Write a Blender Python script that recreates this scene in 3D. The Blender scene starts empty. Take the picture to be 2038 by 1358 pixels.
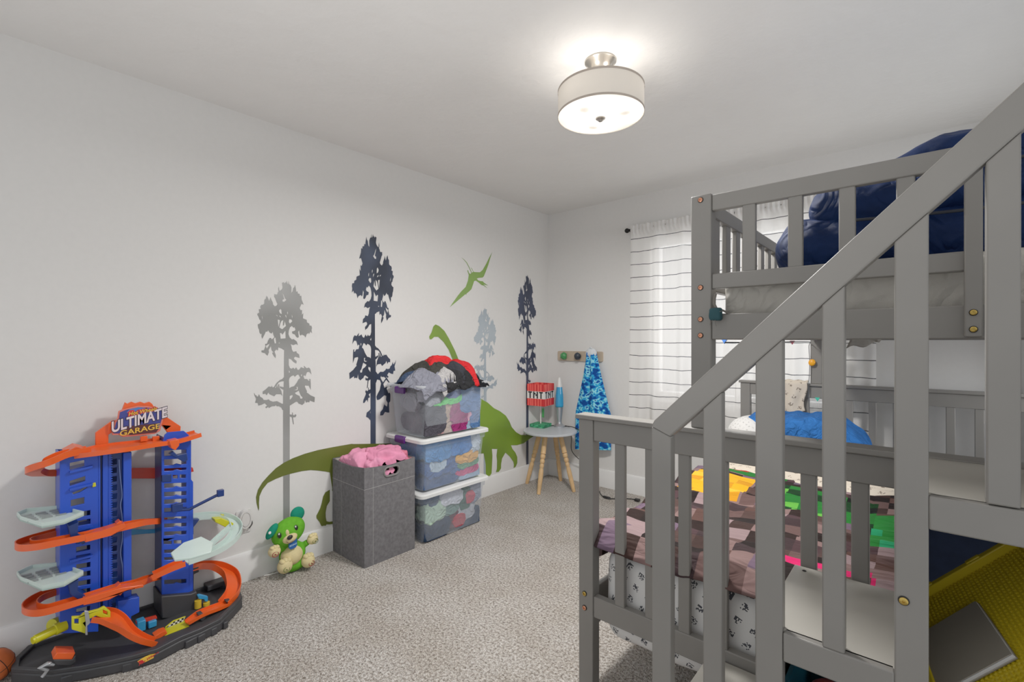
import bpy, bmesh, math, random
from mathutils import Vector, Matrix, noise
from mathutils.geometry import tessellate_polygon
R = math.radians
scn = bpy.context.scene
COL = scn.collection
rnd = random.Random(7)
LAMP_W, DISK_W, WIN_W, SIDE_W, CEILFILL_W, SKY_S, SKY_C, EXPO, GAM = 0.85, 46.0, 42.0, 42.0, 10.0, .9, (.95,.975,1,1), -.29, 1.2

# ---------------------------------------------------------------- camera geometry (room metres; origin = floor corner, x along back wall, y into wall)
FPX, YAW = 945.0, R(41.12)
CAM = Vector((2.686, -3.595, 1.2536))
VV = Vector((-math.sin(YAW), math.cos(YAW), 0)); RR = Vector((math.cos(YAW), math.sin(YAW), 0))
def sight(px, py): return VV + RR * ((px - 1019) / FPX) - Vector((0, 0, 1)) * ((py - 679) / FPX)
def on_x(px, py, x):
    d = sight(px, py); return CAM + d * ((x - CAM.x) / d.x)
def on_y(px, py, y):
    d = sight(px, py); return CAM + d * ((y - CAM.y) / d.y)

# ---------------------------------------------------------------- materials
def lin(c):
    if isinstance(c, str):
        c = c.lstrip('#'); c = [int(c[i:i+2], 16) / 255 for i in (0, 2, 4)]
    return tuple(((v / 12.92) if v <= .04045 else ((v + .055) / 1.055) ** 2.4) for v in c)
MATS = {}
def nodes_of(name):
    m = bpy.data.materials.new(name); m.use_nodes = True
    nt = m.node_tree; nt.nodes.clear()
    out = nt.nodes.new('ShaderNodeOutputMaterial')
    return m, nt, out
def N(nt, t, **kw):
    n = nt.nodes.new(t)
    for k, v in kw.items():
        if k.startswith('i_'):
            key = k[2:]
            n.inputs[int(key) if key.isdigit() else key.replace('_', ' ')].default_value = v
        else: setattr(n, k, v)
    return n
def bsdf(nt, out, color, rough=.5, metal=0, spec=.5):
    b = nt.nodes.new('ShaderNodeBsdfPrincipled')
    b.inputs['Base Color'].default_value = (*color, 1)
    b.inputs['Roughness'].default_value = rough; b.inputs['Metallic'].default_value = metal
    b.inputs['Specular IOR Level'].default_value = spec
    nt.links.new(b.outputs[0], out.inputs[0]); return b
def coords(nt, scale=1.0, kind='Object'):
    tc = nt.nodes.new('ShaderNodeTexCoord'); mp = nt.nodes.new('ShaderNodeMapping')
    s = scale if isinstance(scale, (tuple, list)) else (scale,) * 3
    mp.inputs['Scale'].default_value = s
    nt.links.new(tc.outputs[kind], mp.inputs[0]); return mp.outputs[0]
def ramp(nt, fac, stops, mode='LINEAR'):
    r = nt.nodes.new('ShaderNodeValToRGB'); r.color_ramp.interpolation = mode
    e = r.color_ramp.elements
    while len(e) < len(stops): e.new(.5)
    for el, (p, c) in zip(e, stops): el.position = p; el.color = (*c, 1)
    nt.links.new(fac, r.inputs[0]); return r.outputs[0]
def bump(nt, b, height, strength=.3, dist=.01):
    bp = nt.nodes.new('ShaderNodeBump'); bp.inputs['Strength'].default_value = strength
    bp.inputs['Distance'].default_value = dist
    nt.links.new(height, bp.inputs['Height']); nt.links.new(bp.outputs[0], b.inputs['Normal'])
def mat(name, color, rough=.5, metal=0, var=.08, vscale=6, bscale=0, bstr=.2, bdist=.004, spec=.5):
    """principled with a little procedural tone variation and an optional noise bump"""
    if name in MATS: return MATS[name]
    m, nt, out = nodes_of(name); c = lin(color)
    b = bsdf(nt, out, c, rough, metal, spec)
    v = coords(nt)
    n = N(nt, 'ShaderNodeTexNoise', i_Scale=vscale, i_Detail=3.0); nt.links.new(v, n.inputs['Vector'])
    lo = tuple(x * (1 - var) for x in c); hi = tuple(min(1, x * (1 + var)) for x in c)
    nt.links.new(ramp(nt, n.outputs[0], [(.3, lo), (.7, hi)]), b.inputs['Base Color'])
    if bscale:
        n2 = N(nt, 'ShaderNodeTexNoise', i_Scale=bscale, i_Detail=4.0); nt.links.new(v, n2.inputs['Vector'])
        bump(nt, b, n2.outputs[0], bstr, bdist)
    MATS[name] = m; return m
def cloth_mat(name, color, var=.15, rough=.9, weave=900, fold=13.0):
    if name in MATS: return MATS[name]
    m, nt, out = nodes_of(name); c = lin(color); b = bsdf(nt, out, c, rough, 0, .12); v = coords(nt)
    n = N(nt, 'ShaderNodeTexNoise', i_Scale=14.0, i_Detail=3.0); nt.links.new(v, n.inputs['Vector'])
    lo = tuple(x * (1 - var) for x in c); hi = tuple(min(1, x * (1 + var)) for x in c)
    nt.links.new(ramp(nt, n.outputs[0], [(.3, lo), (.7, hi)]), b.inputs['Base Color'])
    f = N(nt, 'ShaderNodeTexNoise', i_Scale=fold, i_Detail=2.0, i_Distortion=1.6); nt.links.new(v, f.inputs['Vector'])
    sb = N(nt, 'ShaderNodeMath', operation='SUBTRACT'); sb.inputs[1].default_value = .5; nt.links.new(f.outputs[0], sb.inputs[0])
    ab = N(nt, 'ShaderNodeMath', operation='ABSOLUTE'); nt.links.new(sb.outputs[0], ab.inputs[0])
    w = N(nt, 'ShaderNodeTexNoise', i_Scale=float(weave), i_Detail=2.0); nt.links.new(v, w.inputs['Vector'])
    ad = N(nt, 'ShaderNodeMath', operation='MULTIPLY_ADD'); ad.inputs[1].default_value = .03; nt.links.new(w.outputs[0], ad.inputs[0]); nt.links.new(ab.outputs[0], ad.inputs[2])
    bump(nt, b, ad.outputs[0], .85, .05); MATS[name] = m; return m
def attr_mat(name, rough=.8, spec=.2):
    m, nt, out = nodes_of(name); b = bsdf(nt, out, (.5, .5, .5), rough, 0, spec)
    a = N(nt, 'ShaderNodeVertexColor', layer_name='tone'); 
    v = coords(nt); n = N(nt, 'ShaderNodeTexNoise', i_Scale=700.0, i_Detail=2.0); nt.links.new(v, n.inputs['Vector'])
    nt.links.new(a.outputs[0], b.inputs['Base Color'])
    mp = N(nt, 'ShaderNodeMapping'); mp.inputs['Scale'].default_value = (3.0, 13.0, 3.0); nt.links.new(nt.nodes['Texture Coordinate'].outputs['Object'], mp.inputs[0])
    f = N(nt, 'ShaderNodeTexNoise', i_Scale=1.6, i_Detail=2.5, i_Distortion=1.2); nt.links.new(mp.outputs[0], f.inputs['Vector'])
    sb = N(nt, 'ShaderNodeMath', operation='SUBTRACT'); sb.inputs[1].default_value = .5; nt.links.new(f.outputs[0], sb.inputs[0])
    ab = N(nt, 'ShaderNodeMath', operation='ABSOLUTE'); nt.links.new(sb.outputs[0], ab.inputs[0]); bump(nt, b, ab.outputs[0], .45, .05)
    MATS[name] = m; return m
def emis(name, color, strength):
    m, nt, out = nodes_of(name); e = N(nt, 'ShaderNodeEmission', i_Strength=strength)
    e.inputs[0].default_value = (*lin(color), 1); nt.links.new(e.outputs[0], out.inputs[0]); MATS[name] = m; return m

# ---------------------------------------------------------------- mesh helpers
class MB:
    def __init__(s): s.bm = bmesh.new()
    def _add(s, vs, fs, mi=0):
        b = [s.bm.verts.new(v) for v in vs]
        for f in fs:
            try:
                fc = s.bm.faces.new([b[i] for i in f]); fc.material_index = mi
            except ValueError: pass
        return b
    def box(s, lo, hi, mi=0, M=None):
        x0, y0, z0 = lo; x1, y1, z1 = hi
        vs = [Vector(p) for p in ((x0,y0,z0),(x1,y0,z0),(x1,y1,z0),(x0,y1,z0),(x0,y0,z1),(x1,y0,z1),(x1,y1,z1),(x0,y1,z1))]
        if M: vs = [M @ v for v in vs]
        s._add(vs, [(0,3,2,1),(4,5,6,7),(0,1,5,4),(1,2,6,5),(2,3,7,6),(3,0,4,7)], mi); return s
    def prism(s, poly, fn, a, b, holes=(), mi=0):
        """poly: 2D points; fn(u,v,w)->3D; extruded w from a to b; optional holes"""
        loops = [list(poly)] + [list(h) for h in holes]
        flat = [p for l in loops for p in l]
        tris = tessellate_polygon([[Vector((p[0], p[1], 0)) for p in l] for l in loops])
        n = len(flat)
        if a == b:
            s._add([Vector(fn(p[0], p[1], a)) for p in flat], [tuple(t) for t in tris], mi); return s
        vs = [Vector(fn(p[0], p[1], a)) for p in flat] + [Vector(fn(p[0], p[1], b)) for p in flat]
        fs = [tuple(t) for t in tris] + [tuple(i + n for i in reversed(t)) for t in tris]
        k = 0
        for l in loops:
            m = len(l)
            for i in range(m): j = (i + 1) % m; fs.append((k+i, k+j, k+j+n, k+i+n))
            k += m
        s._add(vs, fs, mi); return s
    def px(s, poly, x0, x1, holes=(), mi=0):
        return s.prism(poly, lambda u, v, w: (w, u, v), x0, x1, holes, mi)
    def py(s, poly, y0, y1, holes=(), mi=0):
        return s.prism(poly, lambda u, v, w: (u, w, v), y0, y1, holes, mi)
    def pz(s, poly, z0, z1, holes=(), mi=0):
        return s.prism(poly, lambda u, v, w: (u, v, w), z0, z1, holes, mi)
    def tube(s, pts, r, n=8, cap=True, mi=0, closed=False):
        pts = [Vector(p) for p in pts]; rs = r if isinstance(r, (list, tuple)) else [r] * len(pts)
        rings = []; up = Vector((0, 0, 1)); m = len(pts)
        prevn = None
        for i, p in enumerate(pts):
            if closed: t = pts[(i+1) % m] - pts[(i-1) % m]
            else: t = pts[min(i+1, m-1)] - pts[max(i-1, 0)]
            t = t.normalized() if t.length > 1e-9 else Vector((0, 0, 1))
            if prevn is None:
                a = up if abs(t.dot(up)) < .95 else Vector((1, 0, 0))
                nn = t.cross(a).normalized()
            else:
                nn = prevn - t * prevn.dot(t); nn = nn.normalized() if nn.length > 1e-6 else prevn
            prevn = nn; bb = t.cross(nn)
            rings.append([s.bm.verts.new(p + (nn * math.cos(2*math.pi*k/n) + bb * math.sin(2*math.pi*k/n)) * rs[i]) for k in range(n)])
        L = m if closed else m - 1
        for i in range(L):
            a, b = rings[i], rings[(i+1) % m]
            for k in range(n):
                f = s.bm.faces.new((a[k], a[(k+1) % n], b[(k+1) % n], b[k])); f.material_index = mi
        if cap and not closed:
            s.bm.faces.new(rings[0][::-1]).material_index = mi; s.bm.faces.new(rings[-1]).material_index = mi
        return s
    def lathe(s, prof, c=(0,0,0), n=32, M=None, mi=0, cap=False):
        """prof: (r,z) list, around z at c"""
        rings = []
        for r, z in prof:
            ring = []
            for k in range(n):
                v = Vector((r*math.cos(2*math.pi*k/n), r*math.sin(2*math.pi*k/n), z))
                v = (M @ v) if M else v
                ring.append(s.bm.verts.new(v + Vector(c)))
            rings.append(ring)
        for a, b in zip(rings, rings[1:]):
            for k in range(n):
                f = s.bm.faces.new((a[k], a[(k+1) % n], b[(k+1) % n], b[k])); f.material_index = mi
        if cap:
            s.bm.faces.new(rings[0][::-1]).material_index = mi; s.bm.faces.new(rings[-1]).material_index = mi
        return s
    def ball(s, c, r, M=None, u=20, v=14, mi=0, fn=None):
        rr = Vector(r) if isinstance(r, (tuple, list, Vector)) else Vector((r, r, r))
        T = Matrix.Translation(Vector(c)) @ (M if M else Matrix()) @ Matrix.Diagonal((*rr, 1))
        res = bmesh.ops.create_uvsphere(s.bm, u_segments=u, v_segments=v, radius=1, matrix=T)
        for vt in res['verts']:
            for f in vt.link_faces: f.material_index = mi
        if fn:
            for vt in res['verts']: vt.co = fn(vt.co)
        return s
    def grid(s, nu, nv, fn, mi=0, uv=False, closed=False, tone=None):
        vs = [[s.bm.verts.new(fn(i/nu, j/nv)) for j in range(nv+1)] for i in range(nu+1)]
        uvl = s.bm.loops.layers.uv.verify() if uv else None
        cl = (s.bm.loops.layers.color.get('tone') or s.bm.loops.layers.color.new('tone')) if tone else None
        for i in range(nu):
            for j in range(nv):
                f = s.bm.faces.new((vs[i][j], vs[i+1][j], vs[i+1][j+1], vs[i][j+1])); f.material_index = mi
                if uv:
                    for lp, (a, b) in zip(f.loops, ((i,j),(i+1,j),(i+1,j+1),(i,j+1))): lp[uvl].uv = (a/nu, b/nv)
                if tone:
                    t = tone((i+.5)/nu, (j+.5)/nv)
                    for lp in f.loops: lp[cl] = (*t, 1)
        return s
    def build(s, name, mats, parent=None, bevel=0, smooth=40, subsurf=0, solid=0, recalc=True, seg=2):
        if recalc: bmesh.ops.recalc_face_normals(s.bm, faces=s.bm.faces)
        me = bpy.data.meshes.new(name); s.bm.to_mesh(me); s.bm.free()
        for m in (mats if isinstance(mats, (list, tuple)) else [mats]): me.materials.append(m)
        if smooth:
            me.polygons.foreach_set('use_smooth', [True] * len(me.polygons)); me.set_sharp_from_angle(angle=R(smooth))
        o = bpy.data.objects.new(name, me); COL.objects.link(o)
        if parent:
            o.parent = parent; o.matrix_parent_inverse = parent_inv(parent)
        if solid:
            md = o.modifiers.new('thick', 'SOLIDIFY'); md.thickness = solid; md.offset = 0
        if bevel:
            md = o.modifiers.new('edge', 'BEVEL'); md.width = bevel; md.segments = seg; md.limit_method = 'ANGLE'; md.angle_limit = R(40)
        if subsurf:
            md = o.modifiers.new('sub', 'SUBSURF'); md.levels = subsurf; md.render_levels = subsurf
        return o
def world_of(o):
    M = Matrix.Identity(4)
    chain = []
    while o: chain.append(o); o = o.parent
    for q in reversed(chain): M = M @ q.matrix_parent_inverse @ q.matrix_basis
    return M
def parent_inv(p): return world_of(p).inverted()
def tag(o, label=None, cat=None, group=None, kind=None):
    if label: o['label'] = label
    if cat: o['category'] = cat
    if group: o['group'] = group
    if kind: o['kind'] = kind
    return o
def thing(name, label, cat, loc=(0,0,0), group=None):
    o = bpy.data.objects.new(name, None); COL.objects.link(o); o.location = loc; o.empty_display_size = .05
    return tag(o, label, cat, group)
def part(name, parent):
    o = bpy.data.objects.new(name, None); COL.objects.link(o); o.parent = parent; o.empty_display_size = .03
    o.matrix_parent_inverse = parent_inv(parent); return o
def struct(o): o['kind'] = 'structure'; return o
def text_mesh(body, size, extrude=0.0, bold=0.0, align='CENTER', shear=0.0, spacing=1.0):
    cu = bpy.data.curves.new('lettering', 'FONT'); cu.body = body; cu.size = size; cu.extrude = extrude; cu.offset = bold
    cu.align_x = align; cu.align_y = 'CENTER'; cu.shear = shear; cu.space_character = spacing
    o = bpy.data.objects.new('lettering', cu); COL.objects.link(o)
    me = bpy.data.meshes.new_from_object(o.evaluated_get(bpy.context.evaluated_depsgraph_get()))
    bpy.data.objects.remove(o); bpy.data.curves.remove(cu); return me
def add_text(mb, body, size, fn, mi=0, **kw):
    """letters laid through fn(u,v)->3D"""
    me = text_mesh(body, size, **kw)
    mb._add([Vector(fn(v.co.x, v.co.y)) for v in me.vertices], [tuple(p.vertices) for p in me.polygons], mi)
    bpy.data.meshes.remove(me)
def smoothpath(pts, k=6):
    P = [Vector(p) for p in pts]; out = []
    for i in range(len(P) - 1):
        p0, p1, p2, p3 = P[max(i-1,0)], P[i], P[i+1], P[min(i+2,len(P)-1)]
        for j in range(k):
            t = j / k
            out.append(.5*((2*p1)+(p2-p0)*t+(2*p0-5*p1+4*p2-p3)*t*t+(3*p1-p0-3*p2+p3)*t*t*t))
    out.append(P[-1]); return out
def fbm(p, o=3):
    a, s, f = 0, 1, 1
    for _ in range(o): a += noise.noise(p*f)*s; s *= .5; f *= 2.1
    return a
def ridge(p): return 1 - abs(noise.noise(p)) * 2

# ================================================================ room shell
WALL = mat('wall_paint', '#dad8d5', .75, 0, .012, 40, 260, .06, .002, .2)
CEIL = mat('ceiling_paint', '#e3e1de', .85, 0, .012, 5, 17, .55, .008, .15)
TRIM = mat('trim_paint', '#e4e3e1', .35, 0, .02, 5)
def carpet_mat():
    m, nt, out = nodes_of('carpet'); b = bsdf(nt, out, (.5,.5,.5), .95, 0, .1)
    v = coords(nt)
    n1 = N(nt, 'ShaderNodeTexNoise', i_Scale=95.0, i_Detail=4.0, i_Roughness=.75); nt.links.new(v, n1.inputs['Vector'])
    n2 = N(nt, 'ShaderNodeTexNoise', i_Scale=4.0, i_Detail=3.0); nt.links.new(v, n2.inputs['Vector'])
    vo = N(nt, 'ShaderNodeTexVoronoi', i_Scale=220.0); nt.links.new(v, vo.inputs['Vector'])
    c1 = ramp(nt, n1.outputs[0], [(.33, lin('#6b6057')), (.45, lin('#b9afa5')), (.53, lin('#e2dad2')), (.66, lin('#fdfaf6'))])
    c2 = ramp(nt, n2.outputs[0], [(.35, lin('#efece8')), (.65, lin('#ffffff'))])
    mx = N(nt, 'ShaderNodeMixRGB', blend_type='MULTIPLY', i_Fac=1.0)
    nt.links.new(c1, mx.inputs[1]); nt.links.new(c2, mx.inputs[2]); nt.links.new(mx.outputs[0], b.inputs['Base Color'])
    ad = N(nt, 'ShaderNodeMath', operation='SUBTRACT'); nt.links.new(n1.outputs[0], ad.inputs[0]); nt.links.new(vo.outputs[0], ad.inputs[1])
    bump(nt, b, ad.outputs[0], .9, .012); return m
XR, YB, ZC = 3.42, -4.35, 2.44
struct(MB().box((-.12, YB-.12, -.1), (XR+.12, .15, 0)).build('floor', carpet_mat(), smooth=0))
struct(MB().box((-.12, YB-.12, ZC), (XR+.12, .15, ZC+.1)).build('ceiling', CEIL, smooth=0))
struct(MB().box((-.12, YB-.12, 0), (0, .15, ZC)).build('wall_left', WALL, smooth=0))
RW = (-1.75, -.35, .85, 2.06)     # added side window, out of view, to light the lower bunk
RH = [(RW[0],RW[2]),(RW[1],RW[2]),(RW[1],RW[3]),(RW[0],RW[3])]
struct(MB().px([(-2.3,0),(.15,0),(.15,ZC),(-2.3,ZC)], XR, XR+.12, [RH]).build('wall_right', WALL, smooth=0))
w2 = struct(MB().px(RH, XR+.03, XR+.09, [[(RW[0]+.05,RW[2]+.05),(RW[1]-.05,RW[2]+.05),(RW[1]-.05,RW[3]-.05),(RW[0]+.05,RW[3]-.05)]]).build('fill_window', TRIM, bevel=.004))
WX0, WX1, WZ0, WZ1 = 1.02, 2.30, .80, 2.06
struct(MB().py([(0,0),(XR,0),(XR,ZC),(0,ZC)], 0, .15, holes=[[(WX0,WZ0),(WX1,WZ0),(WX1,WZ1),(WX0,WZ1)]]).build('wall_back', WALL, smooth=0))
BP = [(0,0),(.016,0),(.016,.135),(.010,.148),(0,.150)]
struct(MB().prism(BP, lambda u,v,w:(u,w,v), YB, 0).build('baseboard_left', TRIM, smooth=30))
struct(MB().prism(BP, lambda u,v,w:(w,-u,v), .0, XR).build('baseboard_back', TRIM, smooth=30))
struct(MB().prism(BP, lambda u,v,w:(XR-u,w,v), -2.3, 0).build('baseboard_right', TRIM, smooth=30))
# window
w = struct(MB().py([(WX0,WZ0),(WX1,WZ0),(WX1,WZ1),(WX0,WZ1)], .05, .12, holes=[[(WX0+.05,WZ0+.05),(WX0+.62,WZ0+.05),(WX0+.62,WZ1-.05),(WX0+.05,WZ1-.05)],[(WX0+.66,WZ0+.05),(WX1-.05,WZ0+.05),(WX1-.05,WZ1-.05),(WX0+.66,WZ1-.05)]]).build('window_1', TRIM, bevel=.004))
def glass_mat():
    m, nt, out = nodes_of('pane_glass'); t = N(nt,'ShaderNodeBsdfTransparent'); g = N(nt,'ShaderNodeBsdfGlossy', i_Roughness=.02)
    mx = N(nt,'ShaderNodeMixShader', i_Fac=.06); nt.links.new(t.outputs[0], mx.inputs[1]); nt.links.new(g.outputs[0], mx.inputs[2]); nt.links.new(mx.outputs[0], out.inputs[0]); return m
MB().box((WX0+.04,.085,WZ0+.04),(WX1-.04,.09,WZ1-.04)).build('window_pane', glass_mat(), w, smooth=0)
MB().box((XR+.06,RW[0]+.04,RW[2]+.04),(XR+.065,RW[1]-.04,RW[3]-.04)).build('window_pane', bpy.data.materials['pane_glass'], w2, smooth=0)
MB().box((WX0-.02,-.012,WZ0-.03),(WX1+.02,.1,WZ0)).build('window_sill', TRIM, w, bevel=.003)
# ================================================================ bunk bed
GREY = mat('grey_paint', '#7a7772', .42, 0, .03, 9, 120, .04, .001, .4)
COPPER = mat('copper_bolt', '#c98a6c', .3, .9, .05); BRASS = mat('brass_bolt', '#b89a4e', .3, .9, .05); DARK = mat('dark_recess', '#1c1b1a', .8)
TREAD_LIT = mat('grey_paint_lit', '#a5a198', .45, 0, .04, 6, 120, .04, .001, .4)  # bed grey lightened for treads; light from above put into the colour
bed = thing('bunk_bed', 'grey painted wooden bunk bed, narrow bunk over wide bed, with slatted stair rail', 'bunk bed', (1.75, -2.165, 0))
BV = .003
def plank(name, lo, hi, par, label=None):
    o = MB().box(lo, hi).build(name, GREY, par, bevel=BV)
    if label: o['label'] = label
    return o
def bolt(c, axis, par, m, label, r=.0075):
    x, y, z = c
    mb = MB()
    rot = Matrix.Rotation(R(90), 4, 'X')
    mb.lathe([(r*1.25,-.0005),(r*1.25,.001),(r,.0012)], c, 20, rot, 1)
    mb.lathe([(r,.0012),(r,.003),(r*.75,.0042),(r*.38,.0042),(r*.34,.001),(0.0001,.001)], c, 20, rot, 0)
    o = mb.build('bolt', [m, DARK], par); o['label'] = label; return o
yF, yH = -2.165, -.17
SLX = [1.891 + .109*k for k in range(12)]
def end_board(name, y0, y1):
    """y0 room-side face, y1 other face"""
    e = part(name, bed); s = 1 if y1 > y0 else -1
    plank('post', (1.753, y0, 0), (1.811, y0+.045, .978), e)
    plank('post', (3.155, y0, 0), (3.213, y0+.045, .978), e)
    plank('top_cap', (1.743, y0-.008, .978), (3.223, y0+.055, .994), e)
    plank('rail', (1.811, y0+.004, .905), (3.155, y0+.032, .9775), e)
    plank('rail', (1.811, y0+.004, .290), (3.155, y0+.032, .362), e)
    for x in SLX[:12]:
        if x + .036 < 3.15: plank('slat', (x, y0+.008, .360), (x+.0365, y0+.027, .907), e)
    return e
fb = end_board('footboard', yF, yF+.045)
hb = end_board('headboard', yH-.045, yH)
bolt((1.778, yF-.001, .363), 'y', fb, BRASS, 'brass bolt head'); bolt((1.778, yF-.001, .313), 'y', fb, COPPER, 'copper bolt head')
lr = part('lower_side_rail', bed)
plank('board', (1.757, yF+.045, .22), (1.780, yH-.045, .355), lr); plank('board', (3.186, yF+.045, .22), (3.209, yH-.045, .355), lr)
plank('slat_deck', (1.93, yF+.20, .180), (3.05, yH-.10, .2025), lr)
# upper bunk ends
ZT = 1.687
USX = [2.293, 2.4065, 2.5195, 2.632]
def upper_end(name, y0, entry):
    e = part(name, bed)
    plank('post', (2.152, y0, .994), (2.211, y0+.045, ZT), e)
    plank('post', (3.155, y0, .994), (3.213, y0+.045, ZT), e)
    xe = 2.776 if entry else 3.155
    plank('rail', (2.211, y0+.006, 1.637), (xe, y0+.031, 1.684), e)
    plank('rail', (2.211, y0+.006, 1.407), (2.75 if entry else 3.155, y0+.031, 1.451), e)
    plank('rail', (2.211, y0+.004, 1.258), (3.155, y0+.034, 1.332), e)
    for x in USX + ([] if entry else [2.745, 2.857, 2.97]): plank('slat', (x, y0+.010, 1.449), (x+.0345, y0+.027, 1.639), e)
    if entry:
        plank('entry_post', (2.7475, y0-.018, 1.262), (2.7765, y0+.004, 1.66), e)
        bolt((2.7615, y0-.019, 1.3145), 'y', e, BRASS, 'brass bolt head', .0058); bolt((2.7615, y0-.019, 1.2785), 'y', e, BRASS, 'brass bolt head', .0058)
        for z in (1.672, 1.412, 1.318, 1.270): bolt((2.181, y0-.001, z), 'y', e, COPPER, 'copper bolt head', .0065)
    return e
upper_end('upper_foot_guard', yF, True); upper_end('upper_head_guard', yH-.045, False)
def upper_side(name, x0, x1):
    e = part(name, bed)
    for za, zb in ((1.637,1.684),(1.407,1.451),(1.258,1.332)): plank('rail', (x0, yF+.045, za), (x1, yH-.045, zb), e)
    y = -2.05
    while y < -.3:
        plank('slat', (x0+.004, y, 1.449), (x1-.004, y+.045, 1.639), e); y += .1115
upper_side('upper_side_guard', 2.166, 2.190); upper_side('upper_side_guard', 3.186, 3.210)
ud = part('upper_slat_deck', bed)
y = yF + .09
while y < yH - .12:
    plank('slat', (2.192, y, 1.262), (3.184, y+.07, 1.280), ud); y += .12
# stairs at the foot end, climbing to the right
st = part('staircase', bed); yS = -2.52
zh = lambda x: 1.056 + (x - 2.188) * .98           # top edge of the handrail
HV = .073
plist = [(2.190,1.050),(2.197,1.064),(3.12,zh(3.12)),(3.12,zh(3.12)-HV),(2.237,zh(2.237)-HV)]
MB().py(plist, yS-.001, yS+.030).build('handrail', GREY, st, bevel=BV)
MB().py([(2.192,0),(2.237,0),(2.237,zh(2.237)-HV-.0006),(2.190,1.049)], yS, yS+.029).build('newel_post', GREY, st, bevel=BV)
def upright(name, x0, x1, zb, dy=0):
    MB().py([(x0,zb),(x1,zb),(x1,zh(x1)-HV-.0006),(x0,zh(x0)-HV-.0006)], yS+dy, yS+.027).build(name, GREY, st, bevel=BV)
for x0, x1 in ((2.418,2.468),(2.643,2.689),(2.868,2.916)): upright('post', x0, x1, 0)
for x0, x1, zb in ((2.311,2.351,.334),(2.535,2.571,.668),(2.758,2.797,.992),(2.98,3.02,1.3)): upright('baluster', x0, x1, zb)
TX = [(2.205,2.424,.334),(2.425,2.644,.668),(2.645,2.868,.990),(2.869,3.12,1.26)]
for k, (x0, x1, z) in enumerate(TX):
    plank('tread', (x0, yS+.012, z-.018), (x1+.02, yF-.003, z), st).data.materials[0] = TREAD_LIT
    if k < 3:
        xa = 2.237 if k == 0 else x0 + (.044)
        plank('apron_board', (xa, yS, z-.058), (x1-.0005 if k else 2.418, yS+.022, z), st)
    plank('riser_panel', (x0, yS+.03, .0), (x0+.014, yF-.004, z-.018), st)
MB().lathe([(.0045,.0),(.0045,.0012),(.002,.0014),(.0019,.0006),(.0001,.0006)], (2.452,-2.196,.6683), 16).build('screw_cap', DARK, st)
bolt((2.656, yS-.001, .80), 'y', st, BRASS, 'brass bolt head', .0065)

# ---------------------------------------------------------------- bedding
def pixel_print(name, base, ink, cell=.048, px=.0034, thr=.45, rough=.9):
    """pale cloth printed with small scattered block motifs (uses UV in metres)"""
    m, nt, out = nodes_of(name); b = bsdf(nt, out, lin(base), rough, 0, .1)
    uv = nt.nodes.new('ShaderNodeUVMap')
    rot = N(nt,'ShaderNodeMapping'); rot.inputs['Rotation'].default_value = (0,0,R(24)); rot.inputs['Scale'].default_value = (1/cell,1/cell,1)
    nt.links.new(uv.outputs[0], rot.inputs[0])
    fr = N(nt,'ShaderNodeVectorMath', operation='FRACTION'); nt.links.new(rot.outputs[0], fr.inputs[0])
    sx = N(nt,'ShaderNodeSeparateXYZ'); nt.links.new(fr.outputs[0], sx.inputs[0])
    def band(o):
        s = N(nt,'ShaderNodeMath', operation='SUBTRACT'); s.inputs[1].default_value = .5; nt.links.new(o, s.inputs[0])
        a = N(nt,'ShaderNodeMath', operation='ABSOLUTE'); nt.links.new(s.outputs[0], a.inputs[0])
        l = N(nt,'ShaderNodeMath', operation='LESS_THAN'); l.inputs[1].default_value = .215; nt.links.new(a.outputs[0], l.inputs[0]); return l.outputs[0]
    mm = N(nt,'ShaderNodeMath', operation='MULTIPLY'); nt.links.new(band(sx.outputs[0]), mm.inputs[0]); nt.links.new(band(sx.outputs[1]), mm.inputs[1])
    q = N(nt,'ShaderNodeVectorMath', operation='SCALE'); q.inputs['Scale'].default_value = round(cell/px); nt.links.new(rot.outputs[0], q.inputs[0])
    fl = N(nt,'ShaderNodeVectorMath', operation='FLOOR'); nt.links.new(q.outputs[0], fl.inputs[0])
    wn = N(nt,'ShaderNodeTexWhiteNoise', noise_dimensions='3D'); nt.links.new(fl.outputs[0], wn.inputs[0])
    gt = N(nt,'ShaderNodeMath', operation='GREATER_THAN'); gt.inputs[1].default_value = thr; nt.links.new(wn.outputs[0], gt.inputs[0])
    m2 = N(nt,'ShaderNodeMath', operation='MULTIPLY'); nt.links.new(mm.outputs[0], m2.inputs[0]); nt.links.new(gt.outputs[0], m2.inputs[1])
    mix = N(nt,'ShaderNodeMixRGB'); mix.inputs[1].default_value = (*lin(base),1); mix.inputs[2].default_value = (*lin(ink),1)
    nt.links.new(m2.outputs[0], mix.inputs[0]); nt.links.new(mix.outputs[0], b.inputs['Base Color'])
    n = N(nt,'ShaderNodeTexNoise', i_Scale=900.0); nt.links.new(coords(nt), n.inputs['Vector']); bump(nt, b, n.outputs[0], .15, .001)
    MATS[name] = m; return m
SHEET = pixel_print('printed_sheet', '#dcdad7', '#4a4b50')
BEIGE = pixel_print('beige_print', '#d5c8b6', '#8a7d70', .05, .006, .55)
PILL = pixel_print('pillow_print', '#dddbd8', '#b9b7b4', .02, .004, .5)
def box_uv(o):
    me = o.data; uv = me.uv_layers.new(name='UVMap') if not me.uv_layers else me.uv_layers[0]
    for p in me.polygons:
        n = p.normal; a = max(range(3), key=lambda i: abs(n[i]))
        for li in p.loop_indices:
            c = me.vertices[me.loops[li].vertex_index].co
            uv.data[li].uv = (c.y, c.z) if a == 0 else ((c.x, c.z) if a == 1 else (c.x, c.y))
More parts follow.
